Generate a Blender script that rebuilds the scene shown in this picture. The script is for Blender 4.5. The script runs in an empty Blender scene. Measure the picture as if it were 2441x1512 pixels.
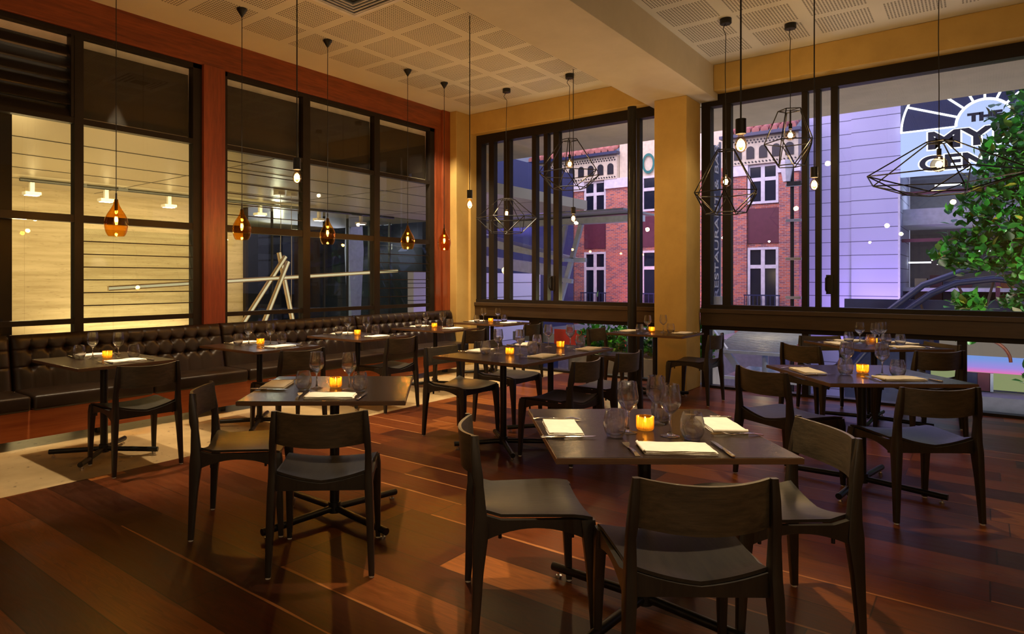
import bpy, bmesh, math, random
from math import sin, cos, pi, radians as R, sqrt
from mathutils import Vector, Matrix
random.seed(7)
S = bpy.context.scene
COL = S.collection
# ------------------------------------------------------------------ object helpers
def tag(o, label=None, cat=None, group=None, kind=None):
    if label: o['label'] = label
    if cat: o['category'] = cat
    if group: o['group'] = group
    if kind: o['kind'] = kind
    return o
def thing(name, label, cat, loc=(0, 0, 0), rz=0, group=None):
    o = bpy.data.objects.new(name, None); COL.objects.link(o)
    o.empty_display_size = .1
    o.location = loc; o.rotation_euler = (0, 0, rz)
    return tag(o, label, cat, group)
def struct(name, loc=(0, 0, 0)):
    o = bpy.data.objects.new(name, None); COL.objects.link(o); o.location = loc
    o['kind'] = 'structure'
    return o
class MB:
    def __init__(s): s.b = bmesh.new()
    def _merge(s, t, M=None):
        me = bpy.data.meshes.new('t'); t.to_mesh(me); t.free()
        if M: me.transform(M)
        s.b.from_mesh(me); bpy.data.meshes.remove(me)
    def box(s, c, d, rz=0, bev=0, M=None, seg=2):
        t = bmesh.new(); bmesh.ops.create_cube(t, size=1)
        bmesh.ops.scale(t, vec=d, verts=t.verts)
        if bev: bmesh.ops.bevel(t, geom=t.edges[:], offset=bev, segments=seg, profile=.5, affect='EDGES')
        T = Matrix.Translation(c) @ Matrix.Rotation(rz, 4, 'Z')
        if M: T = T @ M
        s._merge(t, T); return s
    def bb(s, x0, x1, y0, y1, z0, z1, bev=0):
        return s.box(((x0+x1)/2, (y0+y1)/2, (z0+z1)/2), (abs(x1-x0), abs(y1-y0), abs(z1-z0)), bev=bev)
    def tube(s, p0, p1, r0, r1=None, n=12, cap=True):
        p0, p1 = Vector(p0), Vector(p1); r1 = r0 if r1 is None else r1
        d = (p1-p0).normalized()
        a = d.orthogonal().normalized(); b = d.cross(a)
        A = [s.b.verts.new(p0+(a*cos(2*pi*i/n)+b*sin(2*pi*i/n))*r0) for i in range(n)]
        B = [s.b.verts.new(p1+(a*cos(2*pi*i/n)+b*sin(2*pi*i/n))*r1) for i in range(n)]
        for i in range(n): s.b.faces.new((A[i], A[(i+1) % n], B[(i+1) % n], B[i]))
        if cap: s.b.faces.new(A[::-1]); s.b.faces.new(B)
        return s
    def beam(s, p0, p1, w, h, up=(0, 0, 1)):
        p0, p1 = Vector(p0), Vector(p1); d = (p1-p0).normalized()
        a = d.cross(Vector(up)).normalized(); b = a.cross(d)
        V = [[s.b.verts.new(p+a*(i*w/2)+b*(j*h/2)) for i, j in ((-1, -1), (1, -1), (1, 1), (-1, 1))] for p in (p0, p1)]
        for i in range(4): s.b.faces.new((V[0][i], V[0][(i+1) % 4], V[1][(i+1) % 4], V[1][i]))
        s.b.faces.new(V[0][::-1]); s.b.faces.new(V[1]); return s
    def path(s, pts, r, n=6):
        rings = []; P = [Vector(p) for p in pts]
        a = None
        for i, p in enumerate(P):
            d = (P[min(i+1, len(P)-1)]-P[max(i-1, 0)]).normalized()
            if a is None: a = d.orthogonal().normalized()
            a = (a-d*a.dot(d)).normalized(); b = d.cross(a)
            rr = r[i] if isinstance(r, (list, tuple)) else r
            rings.append([s.b.verts.new(p+(a*cos(2*pi*k/n)+b*sin(2*pi*k/n))*rr) for k in range(n)])
        for A, B in zip(rings, rings[1:]):
            for k in range(n): s.b.faces.new((A[k], A[(k+1) % n], B[(k+1) % n], B[k]))
        s.b.faces.new(rings[0][::-1]); s.b.faces.new(rings[-1]); return s
    def lathe(s, prof, n=24, c=(0, 0, 0), rib=0):
        rings = []
        for r, z in prof:
            if r < 1e-6: rings.append([s.b.verts.new((c[0], c[1], c[2]+z))])
            else: rings.append([s.b.verts.new((c[0]+r*(1+rib*(k % 2))*cos(2*pi*k/n), c[1]+r*(1+rib*(k % 2))*sin(2*pi*k/n), c[2]+z)) for k in range(n)])
        for A, B in zip(rings, rings[1:]):
            for k in range(n):
                f = [A[k % len(A)], A[(k+1) % len(A)], B[(k+1) % len(B)], B[k % len(B)]]
                u = []
                for v in f:
                    if v not in u: u.append(v)
                if len(u) > 2: s.b.faces.new(u)
        return s
    def prism(s, poly, ext):
        e = Vector(ext)
        A = [s.b.verts.new(p) for p in poly]; B = [s.b.verts.new(Vector(p)+e) for p in poly]
        n = len(A)
        for i in range(n): s.b.faces.new((A[i], A[(i+1) % n], B[(i+1) % n], B[i]))
        s.b.faces.new(A[::-1]); s.b.faces.new(B); return s
    def grid(s, f, nu, nv, close=None):
        V = [[s.b.verts.new(f(i/nu, j/nv)) for j in range(nv+1)] for i in range(nu+1)]
        for i in range(nu):
            for j in range(nv): s.b.faces.new((V[i][j], V[i+1][j], V[i+1][j+1], V[i][j+1]))
        return V
    def slab(s, f, g, nu, nv):
        A = s.grid(f, nu, nv); B = s.grid(g, nu, nv)
        ring = lambda V: [V[i][0] for i in range(nu)]+[V[nu][j] for j in range(nv)]+[V[i][nv] for i in range(nu, 0, -1)]+[V[0][j] for j in range(nv, 0, -1)]
        a, b = ring(A), ring(B); n = len(a)
        for i in range(n): s.b.faces.new((a[i], a[(i+1) % n], b[(i+1) % n], b[i]))
        return s
    def build(s, name, mat, parent=None, smooth=None):
        bmesh.ops.recalc_face_normals(s.b, faces=s.b.faces)
        me = bpy.data.meshes.new(name); s.b.to_mesh(me); s.b.free()
        me.materials.append(mat)
        if smooth:
            me.shade_smooth(); me.set_sharp_from_angle(angle=R(smooth))
        o = bpy.data.objects.new(name, me); COL.objects.link(o)
        if parent: o.parent = parent
        return o
def kids(o): return [c for c in o.children]
def dup(o, parent=None):
    c = o.copy(); COL.objects.link(c)
    if parent: c.parent = parent
    for k in kids(o): dup(k, c)
    return c
# ------------------------------------------------------------------ materials
def nodes(name):
    m = bpy.data.materials.new(name); m.use_nodes = True
    nt = m.node_tree; nt.nodes.clear()
    out = nt.nodes.new('ShaderNodeOutputMaterial')
    return m, nt, out
def nn(nt, typ, ins=None, **kw):
    n = nt.nodes.new('ShaderNode'+typ)
    for k, v in kw.items(): setattr(n, k, v)
    for k, v in (ins or {}).items():
        if hasattr(v, 'links') or isinstance(v, bpy.types.NodeSocket): nt.links.new(v, n.inputs[k])
        else: n.inputs[k].default_value = v
    return n
def math_(nt, op, a, b=0.0, c=0.0):
    n = nt.nodes.new('ShaderNodeMath'); n.operation = op
    for i, v in enumerate((a, b, c)):
        if isinstance(v, bpy.types.NodeSocket): nt.links.new(v, n.inputs[i])
        else: n.inputs[i].default_value = v
    return n.outputs[0]
def mixc(nt, f, a, b, typ='MIX'):
    n = nt.nodes.new('ShaderNodeMix'); n.data_type = 'RGBA'; n.blend_type = typ
    for s_, v in ((n.inputs[0], f), (n.inputs[6], a), (n.inputs[7], b)):
        if isinstance(v, bpy.types.NodeSocket): nt.links.new(v, s_)
        else: s_.default_value = v if not isinstance(v, tuple) else (*v, 1)[:4]
    return n.outputs[2]
def ramp(nt, f, stops):
    n = nt.nodes.new('ShaderNodeValToRGB'); nt.links.new(f, n.inputs[0])
    e = n.color_ramp.elements
    while len(e) < len(stops): e.new(.5)
    for el, (p, c) in zip(e, stops): el.position = p; el.color = (*c, 1) if len(c) == 3 else c
    return n.outputs[0]
def coords(nt, kind='Object', scale=(1, 1, 1)):
    if kind == 'World': o = nn(nt, 'NewGeometry').outputs['Position']
    else: o = nn(nt, 'TexCoord').outputs[kind]
    mp = nn(nt, 'Mapping', {'Vector': o, 'Scale': scale})
    return mp.outputs[0]
def noise(nt, vec, scale, detail=4, rough=.5):
    return nn(nt, 'TexNoise', {'Vector': vec, 'Scale': scale, 'Detail': detail, 'Roughness': rough}).outputs['Fac']
def pbr(nt, out, col, rough=.5, metal=0, bump=None, bs=.3, coat=0, spec=.5, dist=.01):
    p = nn(nt, 'BsdfPrincipled')
    for k, v in (('Base Color', col), ('Roughness', rough), ('Metallic', metal), ('Coat Weight', coat), ('Specular IOR Level', spec)):
        if isinstance(v, bpy.types.NodeSocket): nt.links.new(v, p.inputs[k])
        else: p.inputs[k].default_value = (*v, 1) if isinstance(v, tuple) else v
    if coat: p.inputs['Coat Roughness'].default_value = .12
    if bump is not None:
        b = nn(nt, 'Bump', {'Strength': bs, 'Distance': dist, 'Height': bump}); nt.links.new(b.outputs[0], p.inputs['Normal'])
    nt.links.new(p.outputs[0], out.inputs[0]); return p
def simple(name, col, rough=.5, metal=0, var=.12, scale=8, spec=.5):
    m, nt, out = nodes(name)
    f = noise(nt, coords(nt), scale)
    a = tuple(c*(1-var) for c in col); b = tuple(min(1, c*(1+var)) for c in col)
    pbr(nt, out, ramp(nt, f, [(.3, a), (.7, b)]), rough, metal, spec=spec); return m
def wood(name, dark, light, scale=(3, 40, 40), rough=.4, coat=0, kind='Object', bs=.15, spec=.5):
    m, nt, out = nodes(name)
    v = coords(nt, kind, scale)
    f = noise(nt, v, 1.6, 6, .65); g = noise(nt, v, .35, 2)
    c = ramp(nt, math_(nt, 'ADD', math_(nt, 'MULTIPLY', f, .6), math_(nt, 'MULTIPLY', g, .4)), [(.33, dark), (.66, light)])
    pbr(nt, out, c, rough, bump=f, bs=bs, coat=coat, spec=spec, dist=.003); return m
def emit(name, col, st):
    m, nt, out = nodes(name)
    e = nn(nt, 'Emission', {'Color': (*col, 1), 'Strength': st}); nt.links.new(e.outputs[0], out.inputs[0]); return m
def thin_glass(name, tint, ior=1.5, rough=.0, edge=0.0, refl=(1, 1, 1)):
    m, nt, out = nodes(name)
    t = nn(nt, 'BsdfTransparent', {'Color': (*tint, 1)})
    g = nn(nt, 'BsdfGlossy', {'Color': (*refl, 1), 'Roughness': rough})
    fc = nn(nt, 'LayerWeight', {'Blend': .5}).outputs['Facing']   # 1 - |cos|, the same from both sides of a pane
    f0 = ((ior-1)/(ior+1))**2
    f = math_(nt, 'ADD', math_(nt, 'MULTIPLY', math_(nt, 'POWER', fc, 5), 1-f0), f0)
    if edge:
        f = math_(nt, 'ADD', f, math_(nt, 'MULTIPLY', math_(nt, 'POWER', fc, 2.5), edge))
        f = math_(nt, 'MINIMUM', f, .9)
    mx = nn(nt, 'MixShader', {0: f, 1: t.outputs[0], 2: g.outputs[0]})
    nt.links.new(mx.outputs[0], out.inputs[0]); return m
def planks_mat():
    m, nt, out = nodes('timber_planks')
    sp = nn(nt, 'SeparateXYZ', {0: nn(nt, 'NewGeometry').outputs['Position']})
    X, Y = sp.outputs[0], sp.outputs[1]
    xs = math_(nt, 'DIVIDE', math_(nt, 'ADD', X, .0495), .2425)
    row = math_(nt, 'FLOOR', xs)
    w1 = nn(nt, 'TexWhiteNoise', {'W': row}, noise_dimensions='1D').outputs['Value']
    ys = math_(nt, 'ADD', math_(nt, 'DIVIDE', Y, 2.1), math_(nt, 'MULTIPLY', w1, 7.3))
    cl = math_(nt, 'FLOOR', ys)
    cb = nn(nt, 'CombineXYZ', {0: row, 1: cl, 2: 0.0})
    idn = nn(nt, 'TexWhiteNoise', {'Vector': cb.outputs[0]}, noise_dimensions='3D')
    off = nn(nt, 'VectorMath', {0: nn(nt, 'NewGeometry').outputs['Position'], 1: idn.outputs['Color']}, operation='ADD')
    v = nn(nt, 'Mapping', {'Vector': off.outputs[0], 'Scale': (26, 2.2, 1)}).outputs[0]
    f = noise(nt, v, 1.5, 6, .65)
    wv = nn(nt, 'TexNoise', {'Vector': nn(nt, 'Mapping', {'Vector': off.outputs[0], 'Scale': (9, .9, 1)}).outputs[0], 'Scale': 1.3, 'Detail': 2, 'Distortion': 1.5}).outputs['Fac']
    base = ramp(nt, idn.outputs['Value'], [(0, (.030, .0078, .003)), (.3, (.066, .0148, .004)), (.6, (.104, .026, .006)), (.85, (.16, .046, .010)), (1, (.25, .080, .017))])
    rings = math_(nt, 'FRACT', math_(nt, 'MULTIPLY', wv, 9))
    tone = math_(nt, 'ADD', math_(nt, 'MULTIPLY', f, .9), math_(nt, 'MULTIPLY', rings, .22))
    c = mixc(nt, 1, base, ramp(nt, tone, [(.25, (.55, .5, .45)), (.75, (1.25, 1.25, 1.2))]), 'MULTIPLY')
    fx = math_(nt, 'FRACT', xs); fy = math_(nt, 'FRACT', ys)
    sx = math_(nt, 'GREATER_THAN', math_(nt, 'ABSOLUTE', math_(nt, 'SUBTRACT', fx, .5)), .487)
    sy = math_(nt, 'GREATER_THAN', math_(nt, 'ABSOLUTE', math_(nt, 'SUBTRACT', fy, .5)), .4985)
    sap = math_(nt, 'MULTIPLY', math_(nt, 'LESS_THAN', math_(nt, 'ADD', fx, math_(nt, 'MULTIPLY', wv, .12)), .13), math_(nt, 'GREATER_THAN', nn(nt, 'SeparateColor', {0: idn.outputs['Color']}).outputs[2], .72))
    c = mixc(nt, math_(nt, 'MULTIPLY', sap, .8), c, (.33, .12, .035))
    seam = math_(nt, 'MAXIMUM', sx, sy)
    c = mixc(nt, math_(nt, 'MULTIPLY', seam, .75), c, (.012, .005, .003))
    h = math_(nt, 'SUBTRACT', math_(nt, 'MULTIPLY', f, .3), seam)
    rg = ramp(nt, f, [(.3, (.29, .29, .29)), (.7, (.42, .42, .42))])
    pbr(nt, out, c, rg, bump=h, bs=.12, dist=.003, spec=.13); return m
def stone_mat(name, a, b, pit, scale=(1, 1, 1), band=0, rough=.5):
    m, nt, out = nodes(name)
    v = coords(nt, 'World', scale)
    f = noise(nt, v, 2.2, 8, .62); d = noise(nt, coords(nt, 'World', tuple(s*(1 if not band else 2) for s in scale)), 14, 3, .6)
    c = ramp(nt, f, [(.3, a), (.7, b)])
    p = ramp(nt, d, [(.3, (1, 1, 1)), (.36, (0, 0, 0))])
    c = mixc(nt, math_(nt, 'MULTIPLY', p, .75), c, pit)
    if band:
        sp = nn(nt, 'SeparateXYZ', {0: nn(nt, 'NewGeometry').outputs['Position']})
        jx = math_(nt, 'LESS_THAN', math_(nt, 'FRACT', math_(nt, 'DIVIDE', math_(nt, 'ADD', sp.outputs[0], .35), 1.42)), .004)
        jz = math_(nt, 'LESS_THAN', math_(nt, 'FRACT', math_(nt, 'DIVIDE', sp.outputs[2], .72)), .006)
        c = mixc(nt, math_(nt, 'MULTIPLY', math_(nt, 'MAXIMUM', jx, jz), .35), c, pit)
    pbr(nt, out, c, rough, bump=f, bs=.1); return m
def ceiling_mat():
    m, nt, out = nodes('perforated_plaster')
    sp = nn(nt, 'SeparateXYZ', {0: nn(nt, 'NewGeometry').outputs['Position']})
    X, Y = sp.outputs[0], sp.outputs[1]
    def cell(v, o): return math_(nt, 'FRACT', math_(nt, 'DIVIDE', math_(nt, 'SUBTRACT', v, o), .59))
    bay = math_(nt, 'LESS_THAN', Y, 3.0)
    fx, fy = cell(X, 4.455), cell(Y, 4.335)
    ins = lambda f: math_(nt, 'LESS_THAN', math_(nt, 'ABSOLUTE', math_(nt, 'SUBTRACT', f, .5)), .41)
    msk = math_(nt, 'MULTIPLY', ins(fx), ins(fy))
    lim = math_(nt, 'MULTIPLY', math_(nt, 'LESS_THAN', X, 7.99), math_(nt, 'LESS_THAN', Y, 6.1))
    msk = math_(nt, 'MULTIPLY', msk, lim)
    # staggered round holes
    k = .59*.82/17
    u = math_(nt, 'DIVIDE', math_(nt, 'MULTIPLY', fx, .59), k); v = math_(nt, 'DIVIDE', math_(nt, 'MULTIPLY', fy, .59), k)
    def dots(uu, vv):
        a = math_(nt, 'SUBTRACT', math_(nt, 'FRACT', uu), .5); b = math_(nt, 'SUBTRACT', math_(nt, 'FRACT', vv), .5)
        return math_(nt, 'LESS_THAN', math_(nt, 'ADD', math_(nt, 'MULTIPLY', a, a), math_(nt, 'MULTIPLY', b, b)), .085)
    d = dots(u, v)
    hole = math_(nt, 'MULTIPLY', d, msk)
    f = noise(nt, coords(nt, 'World'), 1.2, 3)
    c = mixc(nt, hole, ramp(nt, f, [(.3, (.60, .57, .52)), (.7, (.66, .63, .57))]), (.06, .045, .03))
    pbr(nt, out, c, .8, bump=math_(nt, 'SUBTRACT', 1.0, hole), bs=.4, dist=.004); return m
def brick_mat():
    m, nt, out = nodes('red_brick')
    sp = nn(nt, 'SeparateXYZ', {0: nn(nt, 'NewGeometry').outputs['Position']})
    cb = nn(nt, 'CombineXYZ', {0: math_(nt, 'ADD', sp.outputs[1], math_(nt, 'MULTIPLY', sp.outputs[0], 1.0)), 1: sp.outputs[2], 2: 0.0})
    b = nn(nt, 'TexBrick', {'Vector': cb.outputs[0], 'Color1': (.62, .15, .07, 1), 'Color2': (.07, .045, .09, 1), 'Mortar': (.42, .34, .33, 1), 'Scale': 1.0,
                            'Mortar Size': .007, 'Bias': -.1, 'Brick Width': .17, 'Row Height': .056})
    f = noise(nt, coords(nt, 'World'), 3)
    c = mixc(nt, .22, b.outputs[0], ramp(nt, f, [(.3, (.3, .09, .06)), (.7, (.55, .2, .15))]))
    pbr(nt, out, c, .8, bump=b.outputs['Fac'], bs=.3); return m
def clad_mat():
    m, nt, out = nodes('pale_cladding')
    sp = nn(nt, 'SeparateXYZ', {0: nn(nt, 'NewGeometry').outputs['Position']})
    j = math_(nt, 'LESS_THAN', math_(nt, 'FRACT', math_(nt, 'DIVIDE', math_(nt, 'ADD', sp.outputs[2], .03), .43)), .05)
    c = mixc(nt, j, (.52, .52, .74), (.09, .09, .15))
    pbr(nt, out, c, .6, bump=math_(nt, 'SUBTRACT', 1.0, j), bs=.5); return m
def leaf_mat():
    m, nt, out = nodes('leaf_green')
    r = nn(nt, 'NewGeometry').outputs['Random Per Island']
    c = ramp(nt, r, [(0, (.010, .07, .010)), (.55, (.025, .17, .018)), (.93, (.07, .26, .03)), (1, (.35, .25, .03))])
    p = pbr(nt, out, c, .32, spec=.5)
    t = nn(nt, 'BsdfTranslucent', {'Color': c}); mx = nn(nt, 'MixShader', {0: .25, 1: p.outputs[0], 2: t.outputs[0]})
    nt.links.new(mx.outputs[0], out.inputs[0]); return m
def leather_mat():
    m, nt, out = nodes('brown_leather')
    v = coords(nt, 'Object')
    f = noise(nt, v, 5, 5); vo = nn(nt, 'TexVoronoi', {'Vector': v, 'Scale': 180}).outputs['Distance']
    pbr(nt, out, ramp(nt, f, [(.3, (.009, .005, .003)), (.7, (.019, .0095, .005))]), .38, bump=vo, bs=.12, spec=.28, dist=.002); return m
def plaster_mat(name, a, b):
    m, nt, out = nodes(name)
    f = noise(nt, coords(nt, 'World'), 2.2, 7, .65)
    pbr(nt, out, ramp(nt, f, [(.28, a), (.72, b)]), .75, bump=f, bs=.06); return m
M = {}
M['floor'] = planks_mat()
M['stone'] = stone_mat('stone_floor', (.28, .185, .08), (.45, .31, .15), (.07, .035, .015), rough=.45)
M['trav'] = stone_mat('travertine', (.42, .33, .18), (.70, .59, .38), (.16, .11, .05), (.30, 1, 4.2), band=1, rough=.55)
M['ceil'] = ceiling_mat()
M['plaster'] = plaster_mat('beam_plaster', (.52, .46, .37), (.60, .53, .43))
M['ochre'] = plaster_mat('ochre_render', (.42, .27, .075), (.54, .36, .11))
M['red'] = wood('red_timber', (.10, .018, .006), (.28, .065, .018), (2.5, 30, 30), .38)
M['redv'] = wood('red_timber_upright', (.12, .022, .008), (.27, .06, .016), (30, 30, 2.5), .38)
M['redbase'] = wood('red_timber_base', (.26, .055, .016), (.46, .13, .036), (1.2, 20, 22), .36)
M['frame'] = simple('bronze_frame', (.017, .012, .009), .48, .1, spec=.22)
M['sillpanel'] = wood('dark_sill_timber', (.030, .016, .007), (.055, .030, .013), (20, 2, 20), .38)
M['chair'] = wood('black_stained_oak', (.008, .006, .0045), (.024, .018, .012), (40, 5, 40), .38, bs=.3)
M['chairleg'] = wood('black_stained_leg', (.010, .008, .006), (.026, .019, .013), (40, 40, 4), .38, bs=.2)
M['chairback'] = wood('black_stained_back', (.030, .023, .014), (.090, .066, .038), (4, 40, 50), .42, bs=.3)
M['table'] = wood('dark_table_oak', (.010, .0055, .004), (.030, .017, .012), (3, 45, 45), .21, bs=.4, spec=.10)
M['tedge'] = wood('table_edge', (.065, .030, .014), (.15, .075, .035), (4, 4, 60), .4)
M['iron'] = simple('black_iron', (.012, .011, .011), .35, .3)
M['leather'] = leather_mat()
M['chrome'] = simple('polished_steel', (.72, .70, .66), .16, 1, .03)
M['silver'] = simple('silver_cutlery', (.78, .75, .70), .14, 1, .03)
M['glide'] = simple('pale_glide', (.62, .58, .52), .45)
M['linen'] = simple('cream_linen', (.84, .76, .62), .85, 0, .05, 30)
M['blind'] = simple('dark_blind_fabric', (.022, .014, .007), .8, 0, .1, 3)
M['blindrail'] = simple('pale_blind_rail', (.50, .42, .28), .5)
M['pane'] = thin_glass('window_glass', (.955, .96, .955), 1.36)
M['louvreglass'] = thin_glass('louvre_glass', (.86, .88, .85), 1.5)
def solid_glass(name):
    m, nt, out = nodes(name)
    g = nn(nt, 'BsdfGlass', {'Color': (.99, .99, .99, 1), 'Roughness': 0.0, 'IOR': 1.45})
    t = nn(nt, 'BsdfTransparent', {'Color': (.97, .97, .97, 1)})
    mx = nn(nt, 'MixShader', {0: .18, 1: g.outputs[0], 2: t.outputs[0]})
    nt.links.new(mx.outputs[0], out.inputs[0]); return m
M['glass'] = solid_glass('clear_glass')
M['amber'] = thin_glass('amber_glass', (.93, .56, .13), 1.5, .02, .35, (1, .75, .4))
M['cup'] = thin_glass('amber_cup', (.97, .68, .22), 1.5, .06, .4, (1, .7, .3))
def cup_mat():
    m, nt, out = nodes('ribbed_amber_cup')
    t = nn(nt, 'BsdfTransparent', {'Color': (1, .72, .25, 1)}); d = nn(nt, 'BsdfTranslucent', {'Color': (1, .60, .12, 1)})
    g = nn(nt, 'BsdfGlossy', {'Color': (1, .8, .5, 1), 'Roughness': .05})
    a = nn(nt, 'MixShader', {0: .5, 1: t.outputs[0], 2: d.outputs[0]}); b = nn(nt, 'MixShader', {0: .10, 1: a.outputs[0], 2: g.outputs[0]})
    nt.links.new(b.outputs[0], out.inputs[0]); return m
M['cup'] = cup_mat()
M['bulb'] = thin_glass('bulb_glass', (.97, .80, .55), 1.4, .01, .5, (1, .85, .6))
M['fil'] = emit('filament_glow', (1, .60, .20), 70)
M['flame'] = emit('flame_glow', (1, .62, .22), 60)
M['wax'] = emit('lit_wax', (1, .55, .15), 1.6)
M['black'] = simple('black_cord', (.008, .008, .008), .5)
M['soffit'] = plaster_mat('concrete_soffit', (.40, .37, .34), (.50, .46, .42))
M['brick'] = brick_mat(); M['clad'] = clad_mat(); M['leaf'] = leaf_mat()
M['cream'] = simple('cream_render', (.62, .56, .42), .7)
M['white'] = simple('white_paint', (.66, .65, .70), .55)
M['darkwin'] = simple('dark_window', (.012, .015, .028), .12)
M['maroon'] = simple('maroon_panel', (.11, .025, .045), .5)
M['tile'] = simple('terracotta', (.50, .21, .18), .7, 0, .25, 4)
M['navy'] = simple('navy_metal', (.018, .028, .085), .4)
M['slab'] = simple('blue_slab', (.012, .026, .095), .7, 0, .1, .4)
M['teal'] = simple('teal_paint', (.01, .16, .14), .5)
M['steelw'] = simple('white_steel', (.48, .52, .62), .45)
M['awning'] = simple('awning_grey', (.26, .27, .30), .5)
M['road'] = simple('road_grey', (.10, .10, .14), .7)
M['bark'] = simple('branch_bark', (.10, .065, .05), .8)
M['lobbyceil'] = simple('metal_ceiling', (.50, .44, .31), .30, .35, .05, .6)
M['track'] = simple('grey_track', (.05, .05, .045), .4, .5)
M['spotw'] = simple('spot_white', (.62, .60, .54), .5)
M['lamp'] = emit('lamp_face', (1, .88, .62), 14)
M['signlit'] = emit('sign_lit_panel', (.50, .62, 1.0), 1.15)
M['signray'] = emit('sign_ray', (.92, .96, 1.0), 3.2)
M['signblack'] = simple('sign_black', (.006, .007, .014), .5)
M['signnavy'] = simple('sign_navy', (.008, .014, .055), .4)
M['strip'] = emit('strip_light', (.85, .92, 1.0), 3.0)
M['shopblue'] = None
M['wood_light'] = simple('pale_timber', (.55, .42, .26), .55)
M['greenwall'] = simple('green_ground', (.16, .20, .07), .7)
def fascia_mat():
    m, nt, out = nodes('lit_fascia')
    sp = nn(nt, 'SeparateXYZ', {0: nn(nt, 'TexCoord').outputs['Generated']})
    c = ramp(nt, sp.outputs[2], [(.0, (1.0, .22, .62)), (.35, (.45, .32, .95)), (.9, (.24, .40, .95))])
    e = nn(nt, 'Emission', {'Color': c, 'Strength': .85}); nt.links.new(e.outputs[0], out.inputs[0]); return m
M['shopblue'] = fascia_mat()
# ------------------------------------------------------------------ room shell
HC = 4.015
XR, YL = 8.5, 6.62
o = MB().bb(-3.2, 8.62, -4.2, 4.77, -.06, 0).build('floor', M['floor']); o['kind'] = 'structure'
o = MB().bb(-3.2, 8.62, 4.77, 6.72, -.06, 0).build('floor_2', M['stone']); o['kind'] = 'structure'
o = MB().bb(-3.2, 8.62, -4.2, 6.72, HC, HC+.1).build('ceiling', M['ceil']); o['kind'] = 'structure'
o = MB().bb(-3.2, 8.62, 2.575, 3.35, 3.615, HC, bev=.004).build('ceiling_beam', M['plaster']); o['kind'] = 'structure'
o = MB().bb(-3.3, -3.2, -4.2, 6.72, 0, HC).build('wall_back', M['ochre']); o['kind'] = 'structure'
o = MB().bb(-3.2, 8.6, -4.3, -4.2, 0, HC).build('wall_side', M['ochre']); o['kind'] = 'structure'
w = struct('wall_right')
MB().bb(8.29, 8.62, 3.35, 6.42, 3.69, HC, bev=.012).build('fascia', M['ochre'], w)
MB().bb(8.264, 8.62, -4.2, 2.575, 3.69, HC, bev=.012).build('fascia', M['ochre'], w)
MB().bb(7.98, 8.62, 6.405, 6.61, 0, HC, bev=.006).build('corner_pier', M['ochre'], w)
MB().bb(8.29, 8.62, 6.36, 6.41, 0, 3.7).build('reveal', M['ochre'], w)
o = MB().bb(7.956, 8.46, 2.795, 3.20, 0, 3.615, bev=.008).build('wall_pillar', M['ochre']); o['kind'] = 'structure'
o = MB().tube((7.944+.12, 3.42+.12, 0), (7.944+.12, 3.42+.12, 3.615), .057, n=20).build('round_post', M['iron'], None, 40)
tag(o, 'round black steel post beside the ochre pillar', 'post')
# left wall timber framing
w = struct('wall_left')
MB().bb(-3.2, 8.0, 6.56, 6.70, 3.70, HC, bev=.004).build('head_beam', M['red'], w)
MB().bb(3.785, 4.045, 6.545, 6.70, 0, 3.705, bev=.004).build('upright', M['redv'], w)
MB().bb(7.66, 7.80, 6.56, 6.70, 0, 3.70, bev=.004).build('upright', M['redv'], w)
MB().bb(7.80, 7.98, 6.53, 6.70, 0, HC, bev=.004).build('upright', M['redv'], w)
MB().bb(-3.2, 0.2, 6.56, 6.70, 0, 3.70).build('upright', M['redv'], w)
# left windows
def pane(x0, x1, z0, z1, par, Y=6.63):
    MB().bb(x0, x1, Y-.003, Y+.003, z0, z1).build('pane', M['pane'], par)
def louvres(x0, x1, zs, par, Y=6.62):
    mb = MB()
    for z in zs:
        mb.box(((x0+x1)/2, Y, z), (x1-x0, .13, .006), M=Matrix.Rotation(R(74), 4, 'X'))
    mb.build('louvre_blades', M['louvreglass'], par)
    mb = MB()
    for z in zs: mb.box(((x0+x1)/2, Y-.02, z-.062), (x1-x0, .010, .010))
    mb.build('louvre_edges', M['frame'], par)
Z = [0.0, .953, 1.0, 1.905, 1.975, 2.83, 2.885, 3.65, 3.70]
def leftwin(name, x0, x1, mulls):
    wn = struct(name)
    f = MB()
    f.bb(x0, x1, 6.585, 6.675, 3.65, 3.70); f.bb(x0, x0+.05, 6.585, 6.675, 0, 3.7); f.bb(x1-.10, x1, 6.585, 6.675, 0, 3.7)
    f.build('frame', M['frame'], wn)
    for a, b in mulls: MB().bb(a, b, 6.585, 6.675, 0, 3.65).build('mullion', M['frame'], wn)
    edges = [x0+.05]+[v for m_ in mulls for v in m_]+[x1-.10]
    for i in range(0, len(edges), 2):
        a, b = edges[i], edges[i+1]
        for z0, z1 in ((.953, 1.0), (1.905, 1.975), (2.83, 2.885)): MB().bb(a, b, 6.59, 6.67, z0, z1).build('transom', M['frame'], wn)
    return wn, [(edges[i], edges[i+1]) for i in range(0, len(edges), 2)]
w1, b1 = leftwin('window_1', .2, 3.785, [(2.505, 2.585)])
w2, b2 = leftwin('window_2', 4.045, 7.66, [(5.146, 5.258), (6.377, 6.483)])
for (a, b) in (b1[0], b2[1]):
    for z0, z1 in ((0, .953), (1, 1.905), (1.975, 2.83), (2.885, 3.65)): pane(a, b, z0, z1, w1 if a < 4 else w2)
a, b = b1[1]
for z0, z1 in ((0, .953), (1.975, 2.83), (2.885, 3.65)): pane(a, b, z0, z1, w1)
louvres(a, b, [1.06+.122*i for i in range(7)], w1)
a, b = b2[0]
for z0, z1 in ((0, .953), (1, 1.905), (2.885, 3.65)): pane(a, b, z0, z1, w2)
louvres(a, b, [2.04+.122*i for i in range(7)], w2)
a, b = b2[2]
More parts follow.
